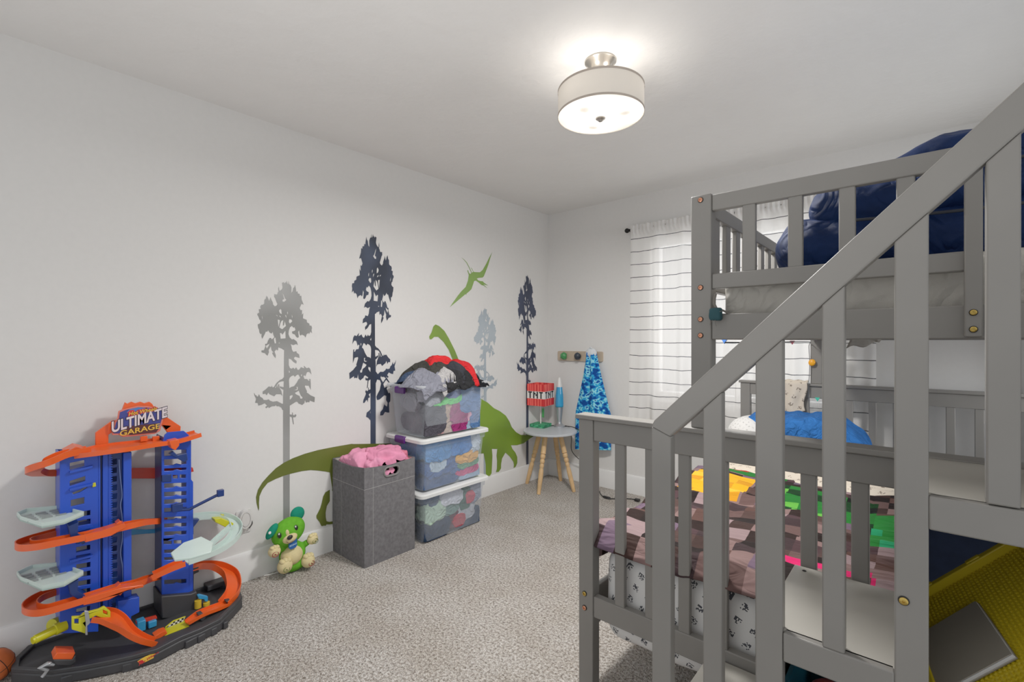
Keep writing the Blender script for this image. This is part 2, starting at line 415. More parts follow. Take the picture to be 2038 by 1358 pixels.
def soft_box(mb, lo, hi, n=(20,20,8), r=.05, wr=.006, f=6, seed=0, fold=(1,1,1), mi=0, wf=None):
    """rounded box with wrinkle displacement"""
    lo, hi = Vector(lo), Vector(hi); c = (lo+hi)/2; h = (hi-lo)/2
    bm2 = bmesh.new()
    nx, ny, nz = n
    def face(nu, nv, fn):
        vs = [[bm2.verts.new(fn(-1+2*i/nu, -1+2*j/nv)) for j in range(nv+1)] for i in range(nu+1)]
        for i in range(nu):
            for j in range(nv): bm2.faces.new((vs[i][j], vs[i+1][j], vs[i+1][j+1], vs[i][j+1]))
    for s in (-1, 1):
        face(nx, ny, lambda u, v: (u, v, s)); face(ny, nz, lambda u, v: (s, u, v)); face(nx, nz, lambda u, v: (u, s, v))
    bmesh.ops.remove_doubles(bm2, verts=bm2.verts, dist=1e-5)
    bmesh.ops.recalc_face_normals(bm2, faces=bm2.faces)
    for v in bm2.verts:
        p = Vector((v.co.x*h.x, v.co.y*h.y, v.co.z*h.z))
        rr = min(r, h.x, h.y, h.z)
        q = Vector([max(-(h[i]-rr), min(h[i]-rr, p[i])) for i in range(3)])
        d = p - q
        if d.length > 1e-9:
            d2 = d.normalized() * rr if sum(abs(x) > 1e-7 for x in d) > 1 else d
            p = q + d2
        P = p + c
        nrm = d.normalized() if d.length > 1e-9 else Vector((0,0,1))
        s = Vector((P.x*fold[0], P.y*fold[1], P.z*fold[2])) * f + Vector((seed*3.1, seed*1.7, seed))
        k = (ridge(s) * .6 + ridge(s*2.1 + Vector((5,1,2))) * .3 + noise.noise(s*.5) * .5)
        p = P + nrm * wr * k
        v.co = wf(p) if wf else p
    vmap = {v: mb.bm.verts.new(v.co) for v in bm2.verts}
    for fc in bm2.faces:
        try: mb.bm.faces.new([vmap[v] for v in fc.verts]).material_index = mi
        except ValueError: pass
    bm2.free(); return mb
mb = soft_box(MB(), (1.822,-2.112,.203), (3.15,-.235,.520), (60,80,14), .055, .005, 5, 1, (1,1,.5))
o = mb.build('mattress', SHEET, smooth=180); box_uv(o)
tag(o, 'wide lower mattress in a white sheet printed with small grey block motifs', 'mattress')
# duvet: patchwork of square blocks in brown and mauve, with some bright squares
DUV = attr_mat('patchwork_duvet', .75, .15)
BR = [lin(c) for c in ('#7d6862','#8d7975','#a08c89','#665049','#b7a4a2','#57433d','#a798a6','#7b6a6d','#977f78','#8a7478','#c2b3b4')]
prnd = random.Random(31)
base_tone = {(i,j): prnd.choice(BR) for i in range(-4,40) for j in range(-4,40)}
CELL = .068
G1,G2,G3,YL,YL2,RD,OR,PK = [lin(c) for c in ('#5cab68','#37764a','#9fd283','#f0cf52','#e6c04a','#d84a4a','#e8672c','#e85aa0')]
def duv_tone(x, y):
    i, j = int(math.floor((x-1.7)/CELL)), int(math.floor((y+2.3)/CELL))
    px = (x, y)
    h = prnd_hash(i, j)
    if 1.84 < x < 2.10 and -1.46 < y < -1.16: return YL if h < .6 else (YL2 if h < .85 else lin('#f6d873'))
    if 1.86 < x < 2.2 and -1.13 < y < -1.0: return G1 if h < .5 else (G2 if h < .75 else RD)
    if 2.20 < x < 2.56 and -1.50 < y < -1.18: return G1 if h < .45 else (G3 if h < .62 else (G2 if h < .85 else lin('#2b3a2e')))
    if 2.56 < x < 2.68 and -1.68 < y < -1.30: return lin('#62b572') if h < .75 else lin('#66c9a4')
    if 1.86 < x < 2.0 and -1.62 < y < -1.50: return OR if h < .4 else base_tone[(i,j)]
    if 2.62 < x < 2.9 and -1.02 < y < -.92: return RD if h < .5 else YL
    if 2.36 < x < 2.60 and -2.0 < y < -1.93: return PK if h < .45 else base_tone[(i,j)]
    return base_tone[(i,j)]
def prnd_hash(i, j): 
    return (math.sin(i*127.1 + j*311.7) * 43758.5453) % 1
def duv_fn(u, v):
    # u across the bed (s metres from left hem over the top), v along y
    s = u * 1.56; yy = -2.155 + v * 1.20
    x = 1.785 + max(0, s - .20) ; drop = max(0, .20 - s)
    z = .575; 
    if s < .20:
        a = drop / .20; x = 1.815 - .038*math.sin(min(1,a*1.6)*math.pi/2) - .006*a; z = .575 - .135*a**1.5 if a < 1 else .44
    t = v * 1.2
    if t < .10: z -= .055 * ((.10 - t) / .10) ** 2
    if v > .93: z -= .03 * ((v-.93)/.07)**2
    p = Vector((x*1.0, yy*4.2 + .35*math.sin(x*3), 0))
    w = ridge(p*1.35 + Vector((1.3,0,2))) * .022 + ridge(Vector((x*2.2, yy*9, 4))) * .012 + fbm(Vector((x*9, yy*17, 1)), 2) * .004
    q = ((x - 1.72) % .40) / .40; q2 = ((yy + 2.3) % .42) / .42
    w += .014 * (math.sin(math.pi*q) ** .5) * (math.sin(math.pi*q2) ** .5)
    k = 1 if s > .2 else .35
    if s < .2: return Vector((x - w*.5, yy, z + w*.3))
    return Vector((x, yy, z + w*k - .012))
mb = MB(); mb.grid(150, 130, duv_fn, tone=lambda u, v: duv_tone(1.80 + max(0, u*1.56-.20) - max(0, .2-u*1.56), -2.155 + v*1.2))
o = mb.build('duvet', DUV, smooth=180, recalc=False, solid=.012)
tag(o, 'crumpled patchwork duvet of brown, mauve, green and yellow squares on lower bed', 'duvet')
# beige printed sheet folded above the duvet
def beige_fn(u, v):
    x = 1.84 + u*1.28; y = -1.05 + v*.42
    return Vector((x, y, .592 + .018*ridge(Vector((x*3, y*7, 9))) + .010*fbm(Vector((x*8,y*12,0)),2) - .02*(abs(v-.5)*2)**3))
o = MB().grid(60, 26, beige_fn).build('top_sheet', BEIGE, smooth=180, recalc=False, solid=.01); box_uv(o)
tag(o, 'beige printed sheet folded back above the patchwork duvet', 'sheet')
NAVYC = cloth_mat('navy_cloth', '#1f2c4c'); BLUEC = cloth_mat('blue_quilt', '#2a66b0', .2, .8, 900, 16.0)
o = soft_box(MB(), (1.90,-.86,.545), (3.05,-.62,.655), (40,12,8), .05, .02, 6, 3, (.6,1,1)).build('navy_throw', NAVYC, smooth=180)
tag(o, 'navy throw bunched across the bed beneath the bright blue quilt', 'throw')
def heap(p):
    k = max(0, min(1, (p.x-1.86)/.6)); f = 1 - .42*max(0,(k-.62)/.38)**2 - .10*(1-k)
    return Vector((p.x, p.y, .60 + (p.z-.60)*f + .010*math.sin(p.x*60)*(.3+.7*(p.z>.75))*.6))
o = soft_box(MB(), (1.865,-.66,.60), (2.455,-.27,.842), (70,30,16), .10, .016, 7, 5, (1.6,1,.5), wf=heap).build('blue_quilt', BLUEC, smooth=180)
tag(o, 'bright blue quilted blanket heaped against the headboard', 'blanket')
def pill(p): return p
o = soft_box(MB(), (1.80,-.72,.59), (1.99,-.40,.805), (24,30,14), .095, .008, 6, 8).build('pillow', PILL, smooth=180); box_uv(o)
tag(o, 'pale dotted pillow leaning left of the blue quilt', 'pillow')
# beige blanket hung over the headboard cap
def hang_fn(u, v):
    x = 1.955 + u*.175 + .01*math.sin(v*6); L = -.05 + v*.36
    if L < 0: return Vector((x, yH-.02-L*.9, 1.004 + .003*math.sin(u*20)))
    y = -.236 - .012*math.sin(u*11+1)*min(1,v*2) - .010
    return Vector((x, y, 1.004 - L*(.62+.12*math.sin(u*3.0+.6))))
o = MB().grid(30, 30, hang_fn).build('hung_blanket', BEIGE, smooth=180, recalc=False, solid=.008); box_uv(o)
tag(o, 'beige patterned blanket hung over the far headboard', 'blanket')
# upper mattress and navy comforter
GSHEET = cloth_mat('grey_satin_sheet', '#a29e96', .08, .4, 900, 7.0)
um = thing('upper_mattress', 'narrow upper mattress in a creased grey sheet', 'mattress', (2.66,-1.17,1.28))
def um_w(p):
    return p + Vector((0, -.012*max(0, ridge(Vector((p.x*7,1,p.z*2)))) if p.y < -1.9 else 0, 0))
soft_box(MB(), (2.235,-2.115,1.283), (3.14,-.24,1.448), (70,60,12), .035, .010, 7, 11, (1.3,1,.35), wf=um_w).build('fitted_sheet', GSHEET, um, smooth=180)
def flap(u, v):
    return Vector((2.50+u*.085-.02*v, -1.62+u*.05, 1.279 - .05*v*(1-.35*u) + .006*math.sin(u*9)))
MB().grid(10, 6, flap).build('sheet_corner', GSHEET, um, smooth=180, recalc=False, solid=.004)
cf = thing('comforter', 'folded navy comforter piled high on the upper bunk', 'comforter', (2.75,-1.6,1.45))
NAVY = cloth_mat('navy_satin', '#10234a', .2, .5, 900, 8.0)
PIPE = mat('dark_piping', '#0e1420', .6)
def sag(amp, seed):
    def f(p):
        return p + Vector((0,0,amp*noise.noise(Vector((p.x*3+seed, p.y*3, 0)))))
    return f
soft_box(MB(), (2.345,-2.02,1.455), (3.13,-1.0,1.605), (70,60,16), .07, .016, 6, 21, (1,1,1.6), wf=sag(.02,1)).build('folded_layer', NAVY, cf, smooth=180)
soft_box(MB(), (2.435,-2.03,1.585), (3.13,-1.0,1.685), (70,60,12), .05, .016, 7, 22, (1,1,2), wf=sag(.02,2)).build('folded_layer', NAVY, cf, smooth=180)
soft_box(MB(), (2.47,-2.00,1.675), (3.12,-1.05,1.775), (70,60,12), .05, .014, 6, 23, (1,1,2), wf=lambda p: Vector((p.x, p.y, (p.z if p.z < 1.665 else 1.665 + (p.z-1.665)*(.25+.75*max(0,min(1,(p.x-2.47)/.25)))) + .010*noise.noise(Vector((p.x*4,p.y*4,3)))))).build('folded_layer', NAVY, cf, smooth=180)
MB().tube(smoothpath([(2.52,-2.050,1.574),(2.55,-2.056,1.572),(2.75,-2.054,1.562),(3.0,-2.05,1.56)]), .004).build('piping', PIPE, cf)
MB().tube(smoothpath([(2.55,-2.052,1.668),(2.62,-2.053,1.666),(2.7,-2.055,1.664),(3.0,-2.05,1.664)]), .004).build('piping', PIPE, cf)
# ================================================================ curtains
def curtain_mat():
    m, nt, out = nodes_of('striped_curtain')
    v = nt.nodes.new('ShaderNodeTexCoord'); sp = N(nt,'ShaderNodeSeparateXYZ'); nt.links.new(v.outputs['Object'], sp.inputs[0])
    n = N(nt,'ShaderNodeTexNoise', i_Scale=6.0, i_Detail=2.0); nt.links.new(v.outputs['Object'], n.inputs['Vector'])
    s = N(nt,'ShaderNodeMath', operation='MULTIPLY_ADD'); s.inputs[1].default_value = .02; nt.links.new(n.outputs[0], s.inputs[0]); nt.links.new(sp.outputs[2], s.inputs[2])
    a = N(nt,'ShaderNodeMath', operation='SUBTRACT'); a.inputs[1].default_value = 2.087; nt.links.new(s.outputs[0], a.inputs[0])
    d = N(nt,'ShaderNodeMath', operation='DIVIDE'); d.inputs[1].default_value = -.1045; nt.links.new(a.outputs[0], d.inputs[0])
    ad = N(nt,'ShaderNodeMath', operation='ADD'); ad.inputs[1].default_value = .5; nt.links.new(d.outputs[0], ad.inputs[0])
    fr = N(nt,'ShaderNodeMath', operation='FRACT'); nt.links.new(ad.outputs[0], fr.inputs[0])
    su = N(nt,'ShaderNodeMath', operation='SUBTRACT'); su.inputs[1].default_value = .5; nt.links.new(fr.outputs[0], su.inputs[0])
    ab = N(nt,'ShaderNodeMath', operation='ABSOLUTE'); nt.links.new(su.outputs[0], ab.inputs[0])
    lt = N(nt,'ShaderNodeMath', operation='LESS_THAN'); lt.inputs[1].default_value = .026; nt.links.new(ab.outputs[0], lt.inputs[0])
    top = N(nt,'ShaderNodeMath', operation='LESS_THAN'); top.inputs[1].default_value = 2.11; nt.links.new(sp.outputs[2], top.inputs[0])
    mk = N(nt,'ShaderNodeMath', operation='MULTIPLY'); nt.links.new(lt.outputs[0], mk.inputs[0]); nt.links.new(top.outputs[0], mk.inputs[1])
    mix = N(nt,'ShaderNodeMixRGB'); mix.inputs[1].default_value = (*lin('#ebe9e6'),1); mix.inputs[2].default_value = (*lin('#3c3c40'),1); nt.links.new(mk.outputs[0], mix.inputs[0])
    df = N(nt,'ShaderNodeBsdfDiffuse'); tr = N(nt,'ShaderNodeBsdfTranslucent'); ms = N(nt,'ShaderNodeMixShader', i_Fac=.12)
    for q in (df, tr): nt.links.new(mix.outputs[0], q.inputs[0])
    nt.links.new(df.outputs[0], ms.inputs[1]); nt.links.new(tr.outputs[0], ms.inputs[2])
    tp = N(nt,'ShaderNodeBsdfTransparent'); m3 = N(nt,'ShaderNodeMixShader', i_Fac=.12)
    nt.links.new(ms.outputs[0], m3.inputs[1]); nt.links.new(tp.outputs[0], m3.inputs[2]); nt.links.new(m3.outputs[0], out.inputs[0]); return m
CURT = curtain_mat()
IRON = mat('black_iron', '#1d1c1b', .45, .6)
def curtain(name, x0, x1, label, ph, flare=.0):
    def fn(u, v):
        z = 2.185 - v*1.61
        w = .010 + .010*v
        if v < .025: w = .012
        x = x0 + (x1-x0)*u + flare*(u-.5)*v
        y = -.055 - w*(math.sin(u*26+ph) + .6*math.sin(u*47+ph*2+v*1.5)) - (.012 if .012 < v < .03 else 0)
        if v < .035: y = -.072 + .007*math.sin(u*160) - .004*math.sin(u*47)
        y = min(y, -.028) if v > .035 else y
        return Vector((x, y, z + (.004*math.sin(u*110) if v < .01 else 0)))
    o = MB().grid(140, 60, fn).build(name, CURT, smooth=180, recalc=False)
    return tag(o, label, 'curtain', 'curtains at the window')
curtain('curtain', .882, 1.672, 'white curtain with thin dark stripes, left half of the window nearest the coat peg rail', .4, .03)
curtain('curtain', 1.676, 2.462, 'white curtain with thin dark stripes, right half of the window behind the bunk bed', 2.1)
rod = thing('curtain_rod', 'black curtain rod with a ball finial above the window', 'curtain rod', (1.66,-.055,2.155))
MB().tube([(.862,-.055,2.155),(2.49,-.055,2.155)], .008, 12).build('pole', IRON, rod)
for x in (.845, 2.505): MB().lathe([(.001,-.022),(.012,-.018),(.019,-.008),(.020,0),(.016,.010),(.010,.016),(.012,.022),(.009,.026),(.009,.034)], (x,-.055,2.155), 20, Matrix.Rotation(R(90 if x < 1 else -90), 4, 'Y')).build('finial', IRON, rod)
for x in (.875, 2.475): MB().box((x-.006,-.06,2.140),(x+.006,0,2.152)).build('bracket', IRON, rod, bevel=.002)

# ================================================================ wall decals (vinyl, outlines in metres on the left wall)
def vinyl(name, c0, c1, rough=.32, scale=2.5, zr=None):
    m, nt, out = nodes_of(name); b = bsdf(nt, out, lin(c0), rough, 0, .5)
    v = coords(nt); n = N(nt,'ShaderNodeTexNoise', i_Scale=scale, i_Detail=1.0); nt.links.new(v, n.inputs['Vector'])
    nt.links.new(ramp(nt, n.outputs[0], [(.38, lin(c0)), (.62, lin(c1))]), b.inputs['Base Color']); return m
def wallpts(pts, ox, oy, s):
    return [tuple(on_x(ox + x/s, oy + y/s, 0).yz) for x, y in pts]
P = lambda t: [tuple(map(float, q.split(','))) for q in t.split()]
SA = 6.7875
crown = P("""540,1012 510,1003 497,990 448,975 443,1017 420,1003 398,1030 415,1078 413,1118 385,1085 365,1048 383,1040 358,1010 350,955 330,990 318,1010 322,1040 303,1085 265,1048 240,1045 222,1035 222,1015 255,1012 275,960 270,930 295,925 310,885 330,850 350,850 358,868 375,860 385,850 395,838 380,800 372,765 360,790 345,785 330,775 310,745 300,768 280,765 265,800 232,862 222,830 225,790 210,800 195,775 190,740 178,715 172,668 195,660 215,640 210,610 195,605 185,570 165,540 170,525 193,512 185,470 215,465 205,435 218,412 242,408 260,395 262,345 280,330 290,290 305,310 325,360 345,308 352,335 375,380 378,405 400,430 425,420 438,400 420,360 405,320 392,305 395,268 420,275 435,270 440,250 452,235 447,200 455,165 462,225 480,220 500,200 508,180 498,120 520,110 530,128 545,110 552,125 560,92 572,130 583,140 587,92 595,140 610,145 625,180 622,255 640,235 650,190 665,175 673,145 685,200 690,240 705,230 712,262 735,265 740,295 758,290 762,340 790,410 760,400 735,455 750,485 768,478 765,545 785,520 780,590 800,598 830,610 835,645 865,660 868,685 895,690 902,720 895,745 903,790 880,765 862,800 855,785 830,800 815,845 800,820 765,805 745,820 735,800 728,750 715,770 725,840 705,848 685,830 672,802 640,795 632,765 668,755 680,740 668,705 655,715 630,690 605,710 590,750 585,800 600,840 630,870 655,865 695,895 700,905 712,945 690,930 650,945 612,930 625,960 632,1005 650,1035 690,1025 700,1050 728,1068 735,1115 715,1108 675,1098 660,1115 662,1130 695,1155 692,1190 650,1165 620,1130 580,1120 577,1150 540,1150""")
holes = [P(t) for t in ("500,245 520,275 540,325 558,345 530,370 505,368 505,345 528,335 515,290","478,463 492,480 495,535 470,520 457,490","572,495 580,520 575,543 566,515","415,540 435,550 445,565 425,558","455,550 480,560 488,580 470,570","537,543 555,550 562,590 545,565","628,540 640,560 640,588 630,575","440,605 470,612 465,650 450,705 445,650","490,625 515,612 512,650 510,690 525,680 535,620 552,690 530,710 500,735 462,710 475,660","595,600 625,605 638,628 605,660 590,640","470,785 490,785 505,805 545,750 548,855 480,860","398,845 412,845 420,920 400,922 388,870","280,955 330,925 318,955 292,990","448,912 472,912 460,924","528,890 545,905 538,915","228,550 240,590 238,605 226,575")]
lowr = P("""575,98 590,58 605,95 630,105 648,88 665,110 688,85 712,122 735,110 752,82 775,92 800,100 790,62 830,98 860,88 880,110 895,180 865,145 835,150 818,190 815,205 800,190 785,200 800,240 835,240 855,265 870,260 862,240 880,240 885,300 885,385 860,330 810,325 805,340 835,405 830,420 850,430 880,455 940,482 935,548 870,525 868,548 840,545 820,555 808,510 800,560 770,585 740,570 722,565 710,545 690,540 600,595 580,545 572,545""")
lowh = [P(t) for t in ("580,372 581,290 600,225 620,205 655,190 672,210 700,185 720,180 745,225 720,245 695,290 660,335 620,345","690,345 712,345 710,380 690,390 660,385 695,378 700,360","670,425 725,395 740,430 755,465 775,480 770,500 745,500 735,465 690,445","580,500 600,465 640,450 640,475 610,510 585,520","582,110 610,150 585,158","755,180 768,180 765,205 755,200")]
lows = [P(t) for t in ("540,200 500,240 470,252 425,290 385,352 405,350 435,310 455,285 490,272 530,268","238,405 240,440 275,432 292,455 315,415 330,440 395,468 420,440 480,440 503,465 490,400 460,350 462,310 445,310 447,365 430,320 415,360 395,345 370,350 362,325 355,345 318,338 280,375","465,335 505,345 530,350 530,385 500,375 470,355","122,420 140,455 155,455 158,470 175,470 188,440 205,475 235,490 250,515 285,518 320,508 335,525 375,540 430,532 500,568 528,565 530,650 505,650 490,620 460,600 425,600 415,580 405,598 365,600 345,610 322,625 315,605 285,628 272,610 300,590 265,560 225,580 180,592 172,555 135,555 150,500 125,450","570,705 615,710 635,712 632,690 640,680 645,715 660,722 678,705 692,720 680,745 645,748 658,840 648,840 630,745 600,735 570,750")]
DZ = lambda L: [(x, y+1154) for x, y in L]
def tree_shapes():
    return [(crown, holes), (DZ(lowr), [DZ(h) for h in lowh])] + [(DZ(l), []) for l in lows]
SHAPES = [(wallpts(o, 490, 545, SA), [wallpts(h, 490, 545, SA) for h in hs]) for o, hs in tree_shapes()]
A_TOP = on_x(490+587/SA, 545+92/SA, 0); A_TRK = on_x(490+558/SA, 545+1150/SA, 0)
A_Z0, A_Z1, A_Y = on_x(508, 777, 0).z, A_TOP.z, A_TRK.y
extraB = [P(t) for t in ("660,70 690,110 725,150 745,195 770,235 820,160 870,235 850,235 818,195 775,260 790,320 835,295 825,330 850,400 870,390 880,420 878,520 858,545 865,690 835,690 800,680 770,730 725,735 730,680 765,640 790,560 800,580 830,600 838,545 815,500 820,440 790,430 745,470 715,495 680,500 670,450 690,405 720,350 740,250 725,205 650,180","600,145 560,160 550,125 540,130 548,165 530,180 510,160 505,190 515,205 540,208 528,320 538,322 552,210 602,180","602,350 570,375 525,378 505,430 475,500 470,545 490,545 520,500 540,510 550,470 570,465 570,445 552,420 602,380","602,570 575,650 525,690 515,755 545,765 580,805 580,760 588,735 575,680 602,640")]
def tree_decal(label, tone, trunk_px, top_py, tip_py, width, mirror, x, base_z, trunk_w, extra=None):
    """trunk_px: pixel column of the trunk; heights come from the wall plane"""
    zt = on_x(trunk_px, top_py, 0).z; zb = on_x(trunk_px, tip_py, 0).z; yc = on_x(trunk_px, (top_py+tip_py)/2, 0).y
    sz = (zt - zb) / (A_Z1 - A_Z0); sy = width * (-1 if mirror else 1)
    T = lambda p: (yc + (p[0]-A_Y)*sy, zb + (p[1]-A_Z0)*sz)
    mb = MB()
    for k, (o, hs) in enumerate(SHAPES):
        mb.px([T(p) for p in o], x + k*.00004, x + k*.00004, [[T(p) for p in h] for h in hs])
    w = trunk_w
    zq = zb + (on_x(569, 800, 0).z - A_Z0)*sz
    mb.px([(yc-w*.72,base_z),(yc+w*.72,base_z),(yc+w*.75,zb-.03),(yc+w*.55,zb+.06),(yc+w*.5,zb+(zt-zb)*.45),(yc-w*.5,zb+(zt-zb)*.45),(yc-w*.55,zb+.06),(yc-w*.75,zb-.03)], x+.0003, x+.0003)
    if extra:
        for k, e in enumerate(extra): mb.px(wallpts(e, 660, 730, 7.54375), x+.0004+k*.00004, x+.0004+k*.00004)
    o = mb.build('tree_decal', tone, smooth=0, recalc=False)
    for p in o.data.polygons: pass
    return tag(o, label, 'wall decal', 'pine tree decals on the left wall')
V_GREY = vinyl('vinyl_grey', '#7b7b78', '#929290'); V_NAVY = vinyl('vinyl_navy', '#262c3a', '#3a4357', .3, 4)
V_PALE = vinyl('vinyl_pale', '#99a4ad', '#a8b2b9'); V_INK = vinyl('vinyl_ink', '#262d42', '#333c55', .3, 4)
wA = 1.0
tree_decal('grey pine tree decal above the green plush puppy', V_GREY, 570.0, 558.6, 777, 1.0, False, .0012, .152, .024)
tree_decal('large navy pine tree decal left of the stacked storage bins', V_NAVY, 742.4, 465.6, 718, 1.03, True, .0014, .152, .026, extraB)
tree_decal('pale blue-grey pine tree decal, its trunk hidden behind the storage bins', V_PALE, 965.2, 612.6, 755, .86, True, .0012, .152, .022)
tree_decal('narrow dark navy pine tree decal nearest the room corner behind the small table', V_INK, 1049.3, 546.6, 718, .86, False, .0014, .152, .022)
GREEN1 = vinyl('vinyl_green', '#6f8a26', '#86a532', .35, 3); OLIVE = vinyl('vinyl_olive', '#525a1f', '#5f6827', .35, 3); LIME = vinyl('vinyl_lime', '#7a9d48', '#769844', .35, 3)
pix = lambda L: [tuple(on_x(x, y, 0).yz) for x, y in L]
t1 = [(500+x/6.79, 860+y/6.79) for x, y in P("98,1068 70,960 63,880 90,780 150,680 230,590 330,490 440,415 560,355 720,295 900,245 1100,205 1358,160")]
t1 += [(702,884),(740,883.5),(776,883),(815,890),(850,905),(870,940),(868,985),(850,1000),(820,985),(790,960),(760,965),(740,990),(700,1005),(665,1000)]
leg = [(500+x/6.79, 860+y/6.79) for x, y in P("1060,780 1000,815 970,870 950,960 930,1030 905,1080 878,1130 880,1165 920,1215 945,1270 970,1272 975,1265 1005,1268 1015,1250 1060,1250 1120,1240 1120,1205 1050,1215 1015,1205 1005,1150 1003,1090 1020,1000 1060,935")]
t2 = [(500+x/6.79, 860+y/6.79) for x, y in P("1060,548 1000,535 900,522 800,515 680,530 560,558 440,592 330,635 220,690 150,780 110,870 103,960 105,1030")]
mb = MB(); mb.px(pix(t1 + t2), .0018, .0018); mb.px(pix([(x, y) for x, y in [(660,975),(700,960),(720,1010),(690,1035)]] ), .0019, .0019); mb.px(pix(leg), .0020, .0020)
tag(mb.build('dinosaur_decal', OLIVE, smooth=0, recalc=False), 'olive dinosaur decal with long curved tail behind the laundry hamper', 'wall decal')
body = [(940+x/6.7875, 770+y/6.7875) for x, y in P("150,185 200,210 290,290 370,330 450,390 500,470 530,545 590,615 650,650 720,655 850,640 865,645 770,705 690,765 600,790 520,790 540,840 580,890 605,950 605,1030 585,1080 555,1100 560,1050 550,1010 500,940 445,890 400,970 388,1040 385,1105 355,1150 315,1155 330,1110 332,1000 325,930 335,840 262,840 270,930 265,1040 258,1170 235,1205 190,1200 180,1170 178,1050 150,900")]
neckL = [(840+x/5.656, 490+y/5.656) for x, y in P("345,1285 300,1170 240,1080 180,1022 135,1022 105,1050 85,1050 78,1020 105,970 125,905 150,882 190,900 250,955 300,1040 370,1180 430,1330")]
ring = body + [(935,905),(925,860),(920,800),(912,755)] + neckL + [(930,760),(945,785)]
mb = MB(); mb.px(pix(ring), .0022, .0022)
tag(mb.build('dinosaur_decal', vinyl('vinyl_leaf', '#5c7722', '#789a28', .35, 2.2), smooth=0, recalc=False), 'leaf green long-necked dinosaur decal partly hidden behind the storage bins', 'wall decal')
pt = [(840+x/5.656, 490+y/5.656) for x, y in P("310,690 350,630 400,560 440,510 490,460 515,390 525,325 512,290 508,268 518,275 528,305 545,315 553,300 525,240 500,190 465,150 438,128 470,148 505,185 535,245 560,300 575,290 548,240 560,250 580,290 600,293 650,295 680,270 720,200 755,130 790,65 765,140 745,210 715,290 695,340 680,355 640,358 615,365 630,385 660,395 680,395 700,415 745,445 690,432 720,460 738,478 690,445 670,440 635,410 605,390 585,395 570,440 555,485 530,510 500,535 495,555 490,540 430,590 370,640")]
mb = MB(); mb.px(pix(pt), .0012, .0012)
tag(mb.build('pterosaur_decal', LIME, smooth=0, recalc=False), 'green flying pterosaur decal high on the wall', 'wall decal')

# ================================================================ hamper
FELT = mat('grey_felt', '#676567', .9, 0, .18, 60, 500, .3, .001, .1); FELTIN = mat('pale_lining', '#b8b2a9', .9, 0, .06, 20)
STITCH = mat('white_stitch', '#a9a7a4', .9)
hx0, hx1, hy0, hy1, hz = .012, .357, -2.162, -1.820, .553
ham = thing('laundry_hamper', 'square grey fabric laundry hamper filled with pink towels', 'hamper', ((hx0+hx1)/2, (hy0+hy1)/2, 0))
tp = .006
def oval(cy, cz, a, b, n=24):
    out = []
    for k in range(n):
        t = 2*math.pi*k/n; c, s = math.cos(t), math.sin(t)
        out.append((cy + (a-b)*(1 if c > 0 else -1) + b*c, cz + b*s))
    return out
mb = MB()
sag1 = [(hy0, hz), (hy0+.06,hz-.006),(hy0+.17,hz-.014),(hy1-.06,hz-.006),(hy1,hz)]
mb.px([(hy0,0),(hy1,0)] + sag1[::-1], hx1-tp, hx1, [oval(-1.985,.503,.046,.021)])
mb.px([(hy0,0),(hy1,0),(hy1,hz),(hy0,hz)], hx0, hx0+tp)
sagx = [(hx0,hz),(hx0+.10,hz-.010),(hx0+.22,hz-.012),(hx1,hz)]
qx = hx1-tp-.0002; sagx = sagx[:-1] + [(qx,hz)]
mb.py([(hx0+tp+.0002,0),(qx,0)] + [(max(x,hx0+tp+.0002),z) for x,z in sagx[::-1]], hy0, hy0+tp); mb.py([(hx0+tp+.0002,0),(qx,0),(qx,hz),(hx0+tp+.0002,hz)], hy1-tp, hy1)
mb.box((hx0+.01,hy0+.01,0.001),(hx1-.01,hy1-.01,.006))
body_h = mb.build('body', FELT, ham, smooth=0)
mb = MB()
for (a, b) in (((hx0+tp+.0005,hy0+tp+.0005,.3),(hx0+tp+.002,hy1-tp,hz-.004)),((hx0+tp,hy1-tp-.002,.3),(hx1-tp,hy1-tp-.0005,hz-.004)),((hx0+tp,hy0+tp+.0005,.3),(hx1-tp,hy0+tp+.002,hz-.014))): mb.box(a, b)
o = mb.build('lining', FELTIN, ham, smooth=0); o['label'] = 'pale inner lining'
mb = MB()
ov = [(hx1+.0008, y, z) for y, z in oval(-1.985,.503,.051,.026,40)]; mb.tube(ov, .0055, 8, closed=True)
o = mb.build('handle_ring', mat('grey_plastic_ring', '#6f6d6b', .5), ham)
mb = MB(); r_ = .0009
mb.tube([(hx1+.0006,hy0,.432),(hx1+.0006,hy1,.440)], r_, 5); mb.tube([(hx0,hy0-.0006,.436),(hx1,hy0-.0006,.432)], r_, 5); mb.tube([(hx1+.0006,hy0+.055,.0),(hx1+.0006,hy0+.055,hz-.01)], r_, 5); mb.tube([(hx0+.1,hy0-.0006,0),(hx0+.1,hy0-.0006,hz-.01)], r_*.6, 5)
o = mb.build('stitching', STITCH, ham); o['label'] = 'white stitching'
PINK = cloth_mat('pink_terry', '#e08ba9', .12); 
